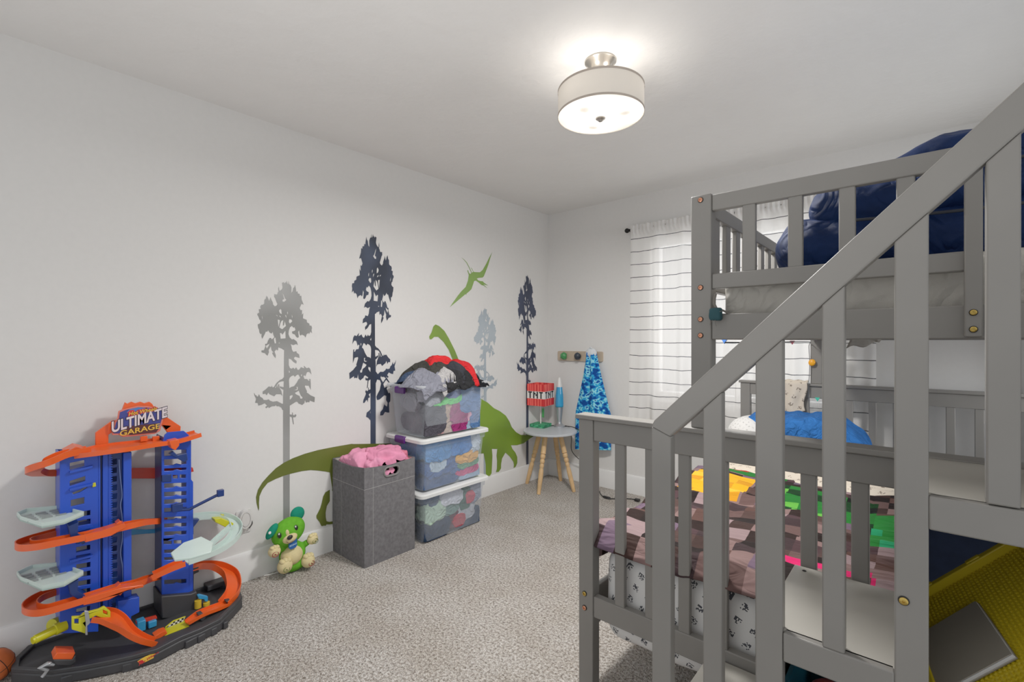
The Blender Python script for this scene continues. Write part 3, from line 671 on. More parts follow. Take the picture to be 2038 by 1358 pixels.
def cloth_lump(mb, lo, hi, seed, f=9, wr=.25, sub=4, clamp=None, mi=0, squash=.75):
    lo, hi = Vector(lo), Vector(hi); c = (lo+hi)/2; h = (hi-lo)/2
    bm2 = bmesh.new(); bmesh.ops.create_icosphere(bm2, subdivisions=sub, radius=1)
    s0 = Vector((seed*7.13, seed*3.71, seed*1.37)); hm = min(h)
    rm = Matrix.Rotation(seed*1.9, 3, 'X') @ Matrix.Rotation(seed*.7, 3, 'Y')
    for v in bm2.verts:
        d = v.co.normalized()
        q = Vector([math.copysign(abs(t)**squash, t) for t in d])
        p = Vector((q.x*h.x, q.y*h.y, q.z*h.z))
        g = rm @ p; g = Vector((g.x*f*1.7, g.y*f*.55, g.z*f))
        k = .55*ridge(g + s0) + .35*ridge(g*2.2 + s0*1.3) + .5*noise.noise(p*f*.5 + s0)
        p = p + d * hm * wr * k
        p = p + c
        if clamp:
            a, b = clamp
            p = Vector([max(a[i], min(b[i], p[i])) for i in range(3)])
        v.co = p
    vm = {v: mb.bm.verts.new(v.co) for v in bm2.verts}
    for fc in bm2.faces: mb.bm.faces.new([vm[v] for v in fc.verts]).material_index = mi
    bm2.free(); return mb
def garment(name, lo, hi, seed, color, label, cat, group=None, f=11, wr=.3, sub=4, clamp=None, squash=.75, var=.14):
    m = cloth_mat('cloth_' + color.lstrip('#'), color, var)
    o = cloth_lump(MB(), lo, hi, seed, f, wr, sub, clamp, 0, squash).build(name, m, smooth=180)
    return tag(o, label, cat, group)
ci = ((hx0+.012,hy0+.012,.02),(hx1-.012,hy1-.012,.62))
G = 'pink towels in the laundry hamper'
for c_ in ('#e391b0','#dd86a6','#cf6f86'): cloth_mat('cloth_' + c_.lstrip('#'), c_, .10, .95, 700, 5.0)
garment('towel', (.03,-2.15,.36), (.34,-1.97,.575), 1, '#e391b0', 'pink towel heaped at the near left of the laundry hamper', 'towel', G, 12, .5, 5, ci)
garment('towel', (.10,-2.06,.40), (.345,-1.835,.592), 2, '#dd86a6', 'pink towel heaped at the middle of the laundry hamper', 'towel', G, 12, .55, 5, ci)
garment('towel', (.20,-1.97,.36), (.350,-1.830,.585), 3, '#cf6f86', 'deeper pink towel stuffed by the hamper handle ring', 'towel', G, 14, .5, 5, ci)

# ================================================================ storage bins
def plastic(name, tint, fac, rough=.18):
    m, nt, out = nodes_of(name); t = N(nt,'ShaderNodeBsdfTransparent'); t.inputs[0].default_value = (.97,.98,1,1)
    b = N(nt,'ShaderNodeBsdfPrincipled'); b.inputs['Base Color'].default_value = (*lin(tint),1); b.inputs['Roughness'].default_value = rough
    lw = N(nt,'ShaderNodeLayerWeight', i_Blend=.25); n = N(nt,'ShaderNodeTexNoise', i_Scale=7.0, i_Detail=3.0); nt.links.new(coords(nt), n.inputs['Vector'])
    a = N(nt,'ShaderNodeMath', operation='MULTIPLY_ADD'); a.inputs[1].default_value = .22; a.inputs[2].default_value = fac - .11; nt.links.new(n.outputs[0], a.inputs[0])
    mx = N(nt,'ShaderNodeMath', operation='MULTIPLY_ADD', use_clamp=True); mx.inputs[1].default_value = .35; nt.links.new(lw.outputs[1], mx.inputs[0]); nt.links.new(a.outputs[0], mx.inputs[2])
    ms = N(nt,'ShaderNodeMixShader'); nt.links.new(mx.outputs[0], ms.inputs[0]); nt.links.new(t.outputs[0], ms.inputs[1]); nt.links.new(b.outputs[0], ms.inputs[2]); nt.links.new(ms.outputs[0], out.inputs[0]); return m
CLEAR = plastic('clear_bin', '#dfe6ee', .13); RIMP = plastic('clear_rim', '#e6eaee', .42); LIDP = plastic('milky_lid', '#e6e6e4', .80, .3)
PURPLE = mat('purple_latch', '#4b1668', .35)
def rrect(x0, x1, y0, y1, r, n=5):
    out = []
    for cx, cy, a in ((x1-r,y1-r,0),(x0+r,y1-r,90),(x0+r,y0+r,180),(x1-r,y0+r,270)):
        for k in range(n+1): t = R(a + 90*k/n); out.append((cx + r*math.cos(t), cy + r*math.sin(t)))
    return out
BX0, BX1, BY0, BY1 = .016, .402, -1.800, -1.215
def ringwall(mb, rects, mi=0):
    """rects: list of (x0,x1,y0,y1,r,z) joined as a skin"""
    prev = None
    for x0, x1, y0, y1, r, z in rects:
        ring = [mb.bm.verts.new((x, y, z)) for x, y in rrect(x0, x1, y0, y1, r)]
        if prev:
            n = len(ring)
            for k in range(n): mb.bm.faces.new((prev[k], prev[(k+1)%n], ring[(k+1)%n], ring[k])).material_index = mi
        prev = ring
    return prev
def storage_bin(z0, h, label, lid, latch):
    t = thing('storage_bin', label, 'storage bin', ((BX0+BX1)/2, (BY0+BY1)/2, z0), 'clear plastic storage bins stacked by the wall')
    a = lambda i, z, r=.03: (BX0+i, BX1-i, BY0+i, BY1-i, r, z)
    mb = MB(); first = ringwall(mb, [a(.050,z0+.004), a(.044,z0+.010), a(.024,z0+h-.055), a(.016,z0+h-.052), a(.012,z0+h-.012)])
    mb.pz(rrect(BX0+.05,BX1-.05,BY0+.05,BY1-.05,.03), z0+.004, z0+.004)
    mb.build('tub', CLEAR, t, smooth=40)
    mb = MB(); ringwall(mb, [a(.012,z0+h-.014), a(.000,z0+h-.014), a(.000,z0+h-.004), a(.004,z0+h), a(.016,z0+h), a(.016,z0+h-.008)])
    mb.build('rim', RIMP, t, smooth=30)
    if lid:
        mb = MB(); zl = z0 + h
        last = ringwall(mb, [a(-.004,zl-.016,.034), a(-.004,zl+.002,.034), a(.002,zl+.008,.032), a(.018,zl+.009), a(.026,zl+.003), a(.06,zl+.002), a(.075,zl+.006)])
        mb.bm.faces.new(last)
        mb.build('lid', LIDP, t, smooth=30)
    if latch:
        for yy, s in ((BY0, -1), (BY1, 1)):
            mb = MB(); xm = .19; y1 = yy + s*.014
            zc = z0 + h - (.006 if lid else .03)
            mb.prism([(0,-.022),(.010,-.026),(.016,-.018),(.016,.010),(.010,.018),(-.006,.018),(-.006,.012),(0,.010)], lambda u,v,w: (w, yy + s*u, zc+v), xm-.048, xm+.048)
            o = mb.build('latch', PURPLE, t, bevel=.002); o['label'] = 'purple latch'
    return t
storage_bin(0.0, .312, 'clear storage bin with white lid, bottom of the stack, holding pale green and red clothes', True, False)
storage_bin(.322, .322, 'clear storage bin with white lid and purple latch, middle of the stack', True, True)
storage_bin(.654, .325, 'clear open storage bin at the top of the stack, overflowing with dark clothes', False, True)
def fill(z0, h, items, bulk, pos):
    i = .05
    x1 = BX1-.030; cl = ((BX0+.055, BY0+.052, z0+.008), (x1, BY1-.052, z0+h-.03))
    for k, (ya, yb, za, zb, dep, colr, nm, lb) in enumerate(items):
        # ya..yb, za..zb are fractions across the front of the bin
        Y0, Y1 = BY0+.04, BY1-.04; Z0, Z1 = z0+.008, z0+h-.03
        lo = (x1-.10-.02*(k % 3)+dep, Y0+(Y1-Y0)*ya-.012, Z0+(Z1-Z0)*za-.01); hi = (x1+.012+dep, Y0+(Y1-Y0)*yb+.012, Z0+(Z1-Z0)*zb+.01)
        z_in = .028 + .018*(1 - (za+zb)/2)
        c2 = (cl[0], (BX1-z_in-.002*(k % 4), cl[1][1], cl[1][2]))
        garment(nm, lo, hi, 40+k+z0*31, colr, lb + ' ' + pos, 'clothes', 'clothes inside the ' + bulk + ' storage bin', 14, .5, 5, c2)
    # bulk of folded things behind the front layer, also seen through the near end
    for k, (xa, xb, za, zb, colr, nm, lb) in enumerate(END[bulk]):
        lo = (BX0+.05+.27*xa, BY0+.035, z0+.012+(h-.05)*za); hi = (BX0+.05+.27*xb, BY0+.36, z0+.012+(h-.05)*zb)
        garment(nm, lo, hi, 80+k+z0*17, colr, lb + ' ' + pos, 'clothes', 'clothes inside the ' + bulk + ' storage bin', 10, .25, 4, cl)
END = {
 'bottom': [(0,1,.0,.5,'#273246','jeans','dark navy jeans at the near end'),(0,1,.45,1,'#56615f','sweater','grey green sweater at the near end')],
 'middle': [(0,1,.0,.5,'#25466f','jeans','denim jeans at the near end'),(0,1,.45,1,'#2a66a6','shirt','blue shirt at the near end')],
 'top': [(0,1,.0,.5,'#3b3a42','trousers','charcoal trousers at the near end'),(0,1,.45,1,'#8a8c92','shirt','light grey shirt at the near end')]}
fill(0.0, .312, [
 (.00,.34,.45,.80,0,'#a9c3ae','shirt','pale green shirt'),(.30,.62,.70,1.0,0,'#c9ccd6','shirt','white printed shirt'),(.05,.30,.78,1.0,-.02,'#39506e','shirt','slate blue shirt'),
 (.60,.78,.55,.88,0,'#2f5a4c','shirt','dark green shirt'),(.72,.84,.60,.80,.004,'#b93148','sock','red sock'),(.80,1.0,.62,1.0,0,'#8d93a5','shirt','blue grey striped shirt'),
 (.62,.82,.25,.58,0,'#aeb2bb','shirt','pale grey shirt'),(.36,.62,.18,.50,0,'#5c3340','shirt','maroon shirt'),(.52,.68,.12,.32,.004,'#b02c3c','shirt','red shirt'),
 (.00,.40,.02,.45,0,'#22344f','jeans','navy jeans'),(.60,1.0,.0,.34,0,'#243a55','trousers','dark blue trousers'),(.34,.56,.48,.74,0,'#6f8c86','shirt','teal grey shirt')], 'bottom', 'inside the bottom bin')
fill(.322, .322, [
 (.00,.42,.62,1.0,0,'#3f7fb8','shirt','sky blue shirt'),(.36,.78,.66,1.0,0,'#2f6fb0','sweater','bright blue sweater'),(.0,.5,.30,.66,0,'#27508a','jeans','denim blue jeans'),
 (.0,.56,.0,.34,0,'#2c4a78','jeans','dark denim jeans'),(.56,.92,.42,.60,.004,'#d8a24e','shirt','mustard shirt'),(.60,.95,.30,.46,.003,'#5d8f6d','shirt','green shirt'),
 (.58,.92,.14,.30,.004,'#bf3a72','shirt','magenta shirt'),(.44,.66,.26,.62,0,'#3d5f93','trousers','blue trousers'),(.78,1.0,.55,1.0,-.03,'#b9c6d2','sheet','pale blue sheet'),(.64,.98,.0,.14,0,'#8fa6bf','shirt','light blue shirt'),(.14,.34,.42,.64,.003,'#a9bccb','drawstring_shorts','pale shorts')], 'middle', 'inside the middle bin')
fill(.654, .325, [
 (.00,.34,.05,.70,0,'#45424a','sweatpants','charcoal sweatpants'),(.16,.38,.66,.80,.004,'#63d06a','shirt','lime green shirt'),(.38,.62,.68,.82,.004,'#5bc765','shirt','bright green shirt'),
 (.30,.54,.0,.68,.002,'#b39a86','trousers','tan trousers'),(.50,.70,.0,.62,0,'#8e2a63','shirt','magenta shirt'),(.62,.86,.0,.28,0,'#7fa3bf','shirt','light blue shirt'),
 (.70,.86,.24,.52,.004,'#dba0b4','bow','pink bow'),(.60,1.0,.45,1.0,-.004,'#5578a6','shirt','faded blue shirt'),(.82,1.0,.0,.5,0,'#4b6e9e','jeans','blue jeans'),
 (.0,.30,.70,1.0,0,'#8d8f96','shirt','grey shirt'),(.28,.6,.80,1.0,-.01,'#4c5f8e','shirt','slate blue shirt'),(.64,.74,.34,.62,.002,'#6d8890','shirt','grey teal shirt'),(.16,.30,.0,.12,.004,'#c97a74','sock','coral sock')], 'top', 'inside the top bin')
# the heap above the rim of the top bin
zt = .979; HP = 'clothes heaped over the top storage bin'
def dome(x, y):
    q = ((x-.215)/.215)**2 + ((y+1.505)/.31)**2
    return .965 + .105*max(0, 1-q)**.62 if q < 1 else .965 - .03*(q-1)
garment('sweater', (.05,-1.77,.90), (.385,-1.25,1.055), 5, '#26272d', 'black sweater packed at the core of the heap over the top bin', 'clothes', HP, 9, .3, 5, ((.03,-1.785,.84),(.385,-1.235,1.2)), .85)
def drape(nm, cx, cy, lx, ly, ang, lift, seed, colr, lb, fold=.020, fq=1.0, stripes=None):
    ca, sa = math.cos(R(ang)), math.sin(R(ang)); s0 = Vector((seed*3.3, seed*1.9, seed))
    def fn(u, v):
        a, b = (u-.5)*2, (v-.5)*2
        w = 1 + .16*noise.noise(Vector((a*1.6, b*1.6, seed*2.2)))
        X, Y_ = a*lx/2*w, b*ly/2*w
        k = 1 + .18*noise.noise(Vector((a*2, b*2, seed)))
        x, y = cx + (X*ca - Y_*sa)*k, cy + (X*sa + Y_*ca)*k
        rr = max(abs(a), abs(b))**4
        f = ridge(Vector((X*7*fq, Y_*20*fq, 0)) + s0)*.6 + ridge(Vector((X*19*fq, Y_*33*fq, 2)) + s0)*.3 + noise.noise(Vector((X*8, Y_*8, 5)) + s0)*.9
        z = dome(x, y) + lift*(1-rr) + fold*(f*.75+.35)*(1-.5*rr)
        if x > .398: e = x-.398; x = .398 + .012*min(1, e/.02) + .004*f*min(1, e/.03); z = min(z, .992) - .9*e
        return Vector((x, y, z))
    m = cloth_mat('cloth_' + colr.lstrip('#'), colr, .14)
    o = MB().grid(64, 64, fn).build(nm, m, smooth=180, recalc=False, solid=.004)
    return tag(o, lb, 'clothes', HP)
drape('shirt', .16,-1.72,.24,.14, -5,.010, 3,'#3a4a66','slate blue shirt at the near left of the heap',.018)
drape('shirt', .32,-1.69,.22,.24, 12,.022, 1,'#82838f','grey striped shirt hanging over the near corner of the top bin',.020,1.2)
drape('shirt', .385,-1.60,.10,.12, 25,.044, 2,'#b9b6b5','white shirt hanging over the front rim of the top bin',.008,1.2)
drape('sweatpants', .31,-1.50,.24,.26, 8,.020, 5,'#29292b','black sweatpants folded across the front of the heap',.024,.9)
drape('trousers', .22,-1.62,.28,.20, 20,.040, 4,'#3a3935','dark olive trousers piled on the left of the heap',.022,.9)
drape('trousers', .34,-1.30,.15,.14, 5,.014, 7,'#17181c','black trousers at the right end of the heap',.016,1.2)
drape('shirt', .19,-1.47,.24,.26, -15,.044, 6,'#1d2029','navy black shirt near the top of the heap',.020)
drape('shirt', .17,-1.33,.16,.14, 5,.034, 8,'#25436f','blue shirt peeking behind the red shirt',.018,1.3)
drape('shirt', .315,-1.385,.19,.13, 60,.052, 9,'#d0282c','red shirt draped down the right of the heap',.020,1.1)
drape('shorts', .22,-1.53,.17,.20, -12,.068,10,'#d62a2d','red shorts lying on top of the heap',.020,1.2)
drape('shirt', .33,-1.46,.13,.12, 40,.050,11,'#33343a','charcoal shirt folded between the red pieces',.016,1.3)
def on_z(px, py, z):
    d = sight(px, py); return CAM + d * ((z - CAM.z) / d.z)
# ================================================================ side table in the corner
PINE = mat('pale_pine', '#d3ab78', .5, 0, .12, 22, 60, .1, .001); TOPG = mat('table_top_grey', '#b9bdc1', .3, 0, .02)
tc = Vector((.258, -.318, 0))
tb = thing('side_table', 'small round side table with grey top and turned wooden legs in the corner', 'side table', tuple(tc))
MB().lathe([(.0001,.472),(.222,.472),(.229,.476),(.229,.488),(.226,.491),(.0001,.491)], tc, 48).build('table_top', TOPG, tb, smooth=40)
legprof = [(0,.0185),(.30,.0175),(.33,.0195),(.34,.013),(.355,.0175),(.385,.0185),(.41,.0165),(.42,.0115),(.435,.0165),(.465,.0175),(.49,.015),(.50,.011),(.515,.015),(.545,.0155),(.57,.013),(.58,.0115),(.60,.015),(.66,.0165),(.8,.0155),(1,.0125)]
for lx, ly in ((.038,-.363),(.299,-.530),(.214,-.100),(.480,-.285)):
    a = Vector((tc.x + (lx-tc.x)*.42, tc.y + (ly-tc.y)*.42, .472)); b = Vector((lx, ly, 0))
    MB().tube([a.lerp(b, t) for t, r in legprof], [r*1.18 for t, r in legprof], 18).build('leg', PINE, tb, smooth=50)
# block lamp
lc = Vector((.10, -.245, .491)); TR = Matrix.Translation(lc) @ Matrix.Rotation(R(8), 4, 'Z')
def striped(name, cols, n):
    m, nt, out = nodes_of(name); b = bsdf(nt, out, lin(cols[0]), .6)
    tcn = nt.nodes.new('ShaderNodeTexCoord'); 
    wn = N(nt,'ShaderNodeTexNoise', i_Scale=n, i_Detail=0.0)
    mp = N(nt,'ShaderNodeMapping'); mp.inputs['Scale'].default_value = (1,1,.02); nt.links.new(tcn.outputs['Object'], mp.inputs[0]); nt.links.new(mp.outputs[0], wn.inputs['Vector'])
    nt.links.new(ramp(nt, wn.outputs[0], [(.0, lin(cols[0])), (.46, lin(cols[1])), (.54, lin(cols[2]))], 'CONSTANT'), b.inputs['Base Color']); return m
lamp = thing('table_lamp', 'red and white cube table lamp lettered TNT on a green base', 'lamp', tuple(lc))
REDS = striped('red_block_stripes', ('#c41f24','#df3134','#ee5a4f'), 60.0); WHT = mat('lamp_white', '#e4dfda', .6); BLK = mat('lamp_black', '#17161a', .7)
def greenblk(name='green_blocks'):
    m, nt, out = nodes_of(name); b = bsdf(nt, out, lin('#2f8a5a'), .6)
    q = N(nt,'ShaderNodeVectorMath', operation='SNAP'); q.inputs[1].default_value = (.014,)*3; nt.links.new(coords(nt), q.inputs[0])
    wn = N(nt,'ShaderNodeTexWhiteNoise'); nt.links.new(q.outputs[0], wn.inputs[0])
    nt.links.new(ramp(nt, wn.outputs[0], [(0, lin('#1f6f4b')), (.35, lin('#2f9160')), (.7, lin('#48ab78'))], 'CONSTANT'), b.inputs['Base Color']); return m
GBL = greenblk()
MB().box((-.072,-.072,0),(.072,.072,.030), M=TR).build('base', GBL, lamp, bevel=.002)
MB().tube([TR @ Vector((0,0,.03)), TR @ Vector((0,0,.30))], .006, 10).build('pole', WHT, lamp)
s = .088
mb = MB()
for sx in (-1, 1):
    mb.box((sx*s-(.002 if sx>0 else 0),-s,.195),(sx*s+(.002 if sx<0 else 0),s,.258), M=TR); mb.box((-s,sx*s-(.002 if sx>0 else 0),.195),(s,sx*s+(.002 if sx<0 else 0),.258), M=TR)
    mb.box((sx*s-(.002 if sx>0 else 0),-s,.322),(sx*s+(.002 if sx<0 else 0),s,.385), M=TR); mb.box((-s,sx*s-(.002 if sx>0 else 0),.322),(s,sx*s+(.002 if sx<0 else 0),.385), M=TR)
shd = mb.build('lamp_shade', REDS, lamp, smooth=0)
mb = MB()
for sx in (-1, 1):
    mb.box((sx*s-.002*sx-.001,-s,.258),(sx*s-.002*sx+.001,s,.322), M=TR); mb.box((-s,sx*s-.002*sx-.001,.258),(s,sx*s-.002*sx+.001,.322), M=TR)
o = mb.build('shade_band', WHT, shd, smooth=0); o['label'] = 'white band'
GL = {'T': ['###','.#.','.#.','.#.','.#.'], 'N': ['#..#','##.#','#.##','#..#','#..#']}
mb = MB()
for face in ('f', 'r'):
    x = -.074; k = .0118
    for ch in 'TNT':
        rows = GL[ch]
        for r, row in enumerate(rows):
            for c, q in enumerate(row):
                if q == '#':
                    a0, a1 = x + c*k, x + (c+1)*k; z1 = .3195 - r*.0118; z0 = z1 - .0118
                    if face == 'f': mb.box((a0,-s-.0012,z0),(a1,-s+.001,z1), M=TR)
                    else: mb.box((s-.001,a0,z0),(s+.0012,a1,z1), M=TR)
        x += (len(rows[0]) + 1.15)*k
mb.build('lettering', BLK, shd, smooth=0)['label'] = 'black TNT lettering'
mb = MB(); mb.tube([TR @ Vector((.03,-.01,.2)), TR @ Vector((.03,-.01,.165))], .001, 5, mi=0); mb.box((.022,-.016,.088),(.038,-.004,.165), M=TR)
mb.build('pull_tag', mat('green_tag', '#3f9a4f', .5), lamp, smooth=0)['label'] = 'green hanging pull'
# lava lamp
lv = Vector((.222, -.130, .491)); q = .001155
ll = thing('lava_lamp', 'silver lava lamp with blue liquid and white cap', 'lava lamp', tuple(lv))
SILV = mat('brushed_silver', '#b9bcc0', .32, .75, .03)
MB().lathe([(.0001,0),(43*q,0),(43*q,8*q),(36*q,14*q),(20*q,24*q),(16*q,34*q),(17*q,50*q),(23*q,95*q),(30*q,150*q),(31.5*q,152*q),(.001,152*q)], lv, 32).build('base', SILV, ll, smooth=40)
def lava():
    m, nt, out = nodes_of('lava_liquid'); b = bsdf(nt, out, lin('#1f7fb4'), .06, 0, .6)
    sp = N(nt,'ShaderNodeSeparateXYZ'); nt.links.new(coords(nt), sp.inputs[0])
    mr = N(nt,'ShaderNodeMapRange'); mr.inputs[1].default_value = .665; mr.inputs[2].default_value = .70; nt.links.new(sp.outputs[2], mr.inputs[0])
    nt.links.new(ramp(nt, mr.outputs[0], [(0, lin('#17778a')), (.5, lin('#2f93c4'))]), b.inputs['Base Color'])
    b.inputs['Emission Color'].default_value = (*lin('#2f93c4'),1); b.inputs['Emission Strength'].default_value = .03; return m
MB().lathe([(.001,152*q),(31*q,153*q),(32*q,175*q),(30*q,240*q),(22*q,308*q),(.001,308*q)], lv, 32).build('bottle', lava(), ll, smooth=40)
MB().lathe([(22.5*q,306*q),(21*q,316*q),(15*q,350*q),(8*q,374*q),(5*q,378*q),(.0001,378*q)], lv, 28).build('cap', mat('white_plastic', '#dcdad7', .35), ll, smooth=40)
# cords
CORD = mat('black_cord', '#161515', .5)
def cord(label, pts, r=.0035, k=8):
    o = MB().tube(smoothpath(pts, k), r, 7).build('power_cord', CORD, smooth=60); return tag(o, label, 'cord')
cord('black lamp cord drooping from the side table back towards the wall', [(.13,-.20,.496),(.20,-.10,.494),(.29,-.075,.485),(.33,-.10,.40),(.36,-.14,.30),(.42,-.10,.22),(.53,-.06,.16),(.57,-.05,.06),(.575,-.07,.006)])
cord('black lava lamp cord hanging down behind the right table leg', [(.255,-.12,.497),(.34,-.085,.493),(.44,-.11,.46),(.50,-.11,.33),(.555,-.075,.19),(.53,-.08,.10),(.55,-.10,.03),(.60,-.10,.006)])
o = MB().tube(smoothpath([(.03,-2.56,.004),(.05,-2.50,.006),(.035,-2.44,.012),(.03,-2.40,.01)], 8), .003, 7).build('white_cord', mat('white_cable', '#cfccc8', .5), smooth=60); tag(o, 'thin white cable lying along the baseboard behind the plush puppy', 'cord')
cd = thing('extension_cord', 'black extension cord lying on the carpet below the curtain', 'cord', (.8,-.25,0))
MB().tube(smoothpath([(.60,-.10,.006),(.70,-.22,.006),(.78,-.27,.007),(.86,-.20,.006),(.93,-.15,.006),(.97,-.16,.008)], 8), .004, 7).build('cable', CORD, cd)
MB().box((.965,-.175,.004),(1.005,-.145,.022)).build('plug', CORD, cd, bevel=.004); MB().box((.735,-.262,.002),(.80,-.242,.016)).build('plug', CORD, cd, bevel=.004)

# ================================================================ coat pegs and towel
ASH = mat('pale_ash_board', '#b7a58f', .55, 0, .08, 12, 70, .1, .001)
pg = thing('peg_rail', 'pale wooden peg rail with faceted knobs on the back wall', 'coat rack', (.356,-.02,1.118))
mb = MB(); mb.py([(x, z) for x, z in rrect(.122,.591,1.074,1.162,.014)], -.018, 0)
mb.build('board', ASH, pg, bevel=.002, smooth=30)
def knob(x, colr, nm):
    bm_ = MB(); bmesh.ops.create_icosphere(bm_.bm, subdivisions=2, radius=1)
    for v in bm_.bm.verts:
        k = 1 + .16*noise.noise(v.co*2.3 + Vector((x*9,0,0)))
        v.co = Vector((x + v.co.x*.033*k, -.052 + v.co.y*.028*k, 1.118 + v.co.z*.034*k))
    bm_.tube([(x,-.03,1.118),(x,-.014,1.118)], .012, 10)
    bm_.build('knob', mat(nm, colr, .4), pg, smooth=0)['label'] = nm.replace('_', ' ')
knob(.212, '#3b8a4a', 'green_knob'); knob(.360, '#232c36', 'dark_navy_knob'); knob(.508, '#c9c6bf', 'pale_knob')
def camo():
    m, nt, out = nodes_of('blue_camo'); b = bsdf(nt, out, (.5,.5,.5), .9, 0, .1)
    mp = N(nt,'ShaderNodeMapping'); mp.inputs['Scale'].default_value = (22,16,30); mp.inputs['Rotation'].default_value = (0,.5,0)
    t = nt.nodes.new('ShaderNodeTexCoord'); nt.links.new(t.outputs['Object'], mp.inputs[0])
    n = N(nt,'ShaderNodeTexNoise', i_Scale=1.1, i_Detail=1.2); nt.links.new(mp.outputs[0], n.inputs['Vector'])
    nt.links.new(ramp(nt, n.outputs[0], [(.0, lin('#12408a')), (.42, lin('#1c63b4')), (.50, lin('#2f9fd0')), (.57, lin('#86d2e4')), (.66, lin('#1a4f9e'))], 'CONSTANT'), b.inputs['Base Color'])
    n3 = N(nt,'ShaderNodeTexNoise', i_Scale=600.0); nt.links.new(coords(nt), n3.inputs['Vector']); bump(nt, b, n3.outputs[0], .3, .002); return m
tw = thing('towel', 'blue camouflage towel hanging from the peg rail', 'towel', (.51,-.06,.75))
def tw_fn(u, v):
    z = 1.155 - v*.835
    hw = .045 + .115*min(1, v/.62)**1.15; cx = .508 + .012*v
    a = u*2*math.pi
    fold = .014*math.sin(a*5 + v*2.2) + .008*math.sin(a*9+1)
    x = cx + (hw + fold*min(1,.3+v))*math.cos(a); y = -.058 + (.032 + .010*v + fold*.6)*math.sin(a)
    return Vector((x, min(y, -.012), z + .02*math.cos(a)*v*(v > .9)))
MB().grid(96, 50, tw_fn).build('drape', camo(), tw, smooth=180, recalc=False)
mb = MB(); mb.ball((.508,-.062,1.150), (.052,.034,.042), fn=lambda p: p + Vector((0,0,.008*noise.noise(p*60))))
mb.tube(smoothpath([(.505,-.08,1.185),(.515,-.09,1.20),(.53,-.085,1.19)]), .004)
mb.build('hood', mat('pale_towel_lining', '#cfd4d8', .9, 0, .1, 40), tw, smooth=180)['label'] = 'pale gathered top'

# ================================================================ outlet with white cover
oc = on_x(484, 1034, 0)
ou = thing('wall_outlet', 'white wall outlet with an oval plug-in cover near the baseboard', 'outlet', tuple(oc))
WP = mat('white_outlet', '#d3d1ce', .35)
MB().px(rrect(oc.y-.036, oc.y+.036, oc.z-.070, oc.z+.048, .006), 0, .006).build('plate', WP, ou, bevel=.002, smooth=30)
def ov(a, b): return [(oc.y + .002 + a*math.cos(2*math.pi*k/36), oc.z+.006 + b*math.sin(2*math.pi*k/36)) for k in range(36)]
mb = MB(); mb.px(ov(.030,.048), .006, .034); mb.build('oval_cover', WP, ou, bevel=.006, smooth=50, seg=3)
mb = MB(); mb.tube([(.0345, y, z) for y, z in ov(.021,.036)], .0018, 6, closed=True); mb.build('cover_ring', mat('grey_ring', '#b6b4b0', .4), ou)
mb = MB(); mb.tube(smoothpath([(.022,oc.y+.030,oc.z-.005),(.026,oc.y+.034,oc.z-.025),(.02,oc.y+.022,oc.z-.048)]), .0035, 6); mb.build('dark_clip', mat('dark_clip', '#5b5856', .5), ou)

# ================================================================ plush puppy
PX = .085
def pp(px, py, x=PX): return on_x(px, py, x)
k_ = 2.42/945        # metres per pixel at the toy
GRN = mat('lime_plush', '#5ea82b', .95, 0, .12, 40, 300, .5, .003, .1); DGR = mat('green_plush', '#1a8066', .9, 0, .1, 40, 300, .4, .003, .1); CRM = mat('cream_plush', '#d8c793', .95, 0, .08, 40, 300, .5, .003, .1)
plush = thing('plush_puppy', 'lime green and cream plush puppy sitting on the carpet beside the laundry hamper', 'plush toy', tuple(pp(590,1130).xy)+(0,))
mb = MB()
T_ = Matrix.Rotation(R(-24), 4, 'X')
hc = pp(574,1058,.095)
mb.ball(hc, (.055, 35*k_, 28*k_), Matrix.Rotation(R(22), 4, 'X'), 28, 20)
mb.ball(pp(582,1102,.085), (.052, 27*k_, 27*k_), None, 24, 16)
mb.ball(pp(583,1120,.075), (.055, 30*k_, 17*k_), None, 24, 16)
for c0, c1, r in ((pp(600,1088,.09), pp(613,1079,.115), .017), (pp(563,1090,.09), pp(552,1095,.115), .018), (pp(575,1122,.09), pp(570,1126,.125), .022), (pp(596,1116,.09), pp(608,1117,.125), .022)):
    mb.tube([c0.lerp(c1, t/4) for t in range(5)], r, 14)
o = mb.build('body', GRN, plush, smooth=180)
rm = o.modifiers.new('join', 'REMESH'); rm.mode = 'VOXEL'; rm.voxel_size = .0045; rm.use_smooth_shade = True
sm = o.modifiers.new('soft', 'SMOOTH'); sm.iterations = 6; sm.factor = .5
o = MB().ball(pp(581,1104,.100), (.047, 23*k_, 22*k_), None, 24, 16).build('belly', CRM, plush, smooth=180)
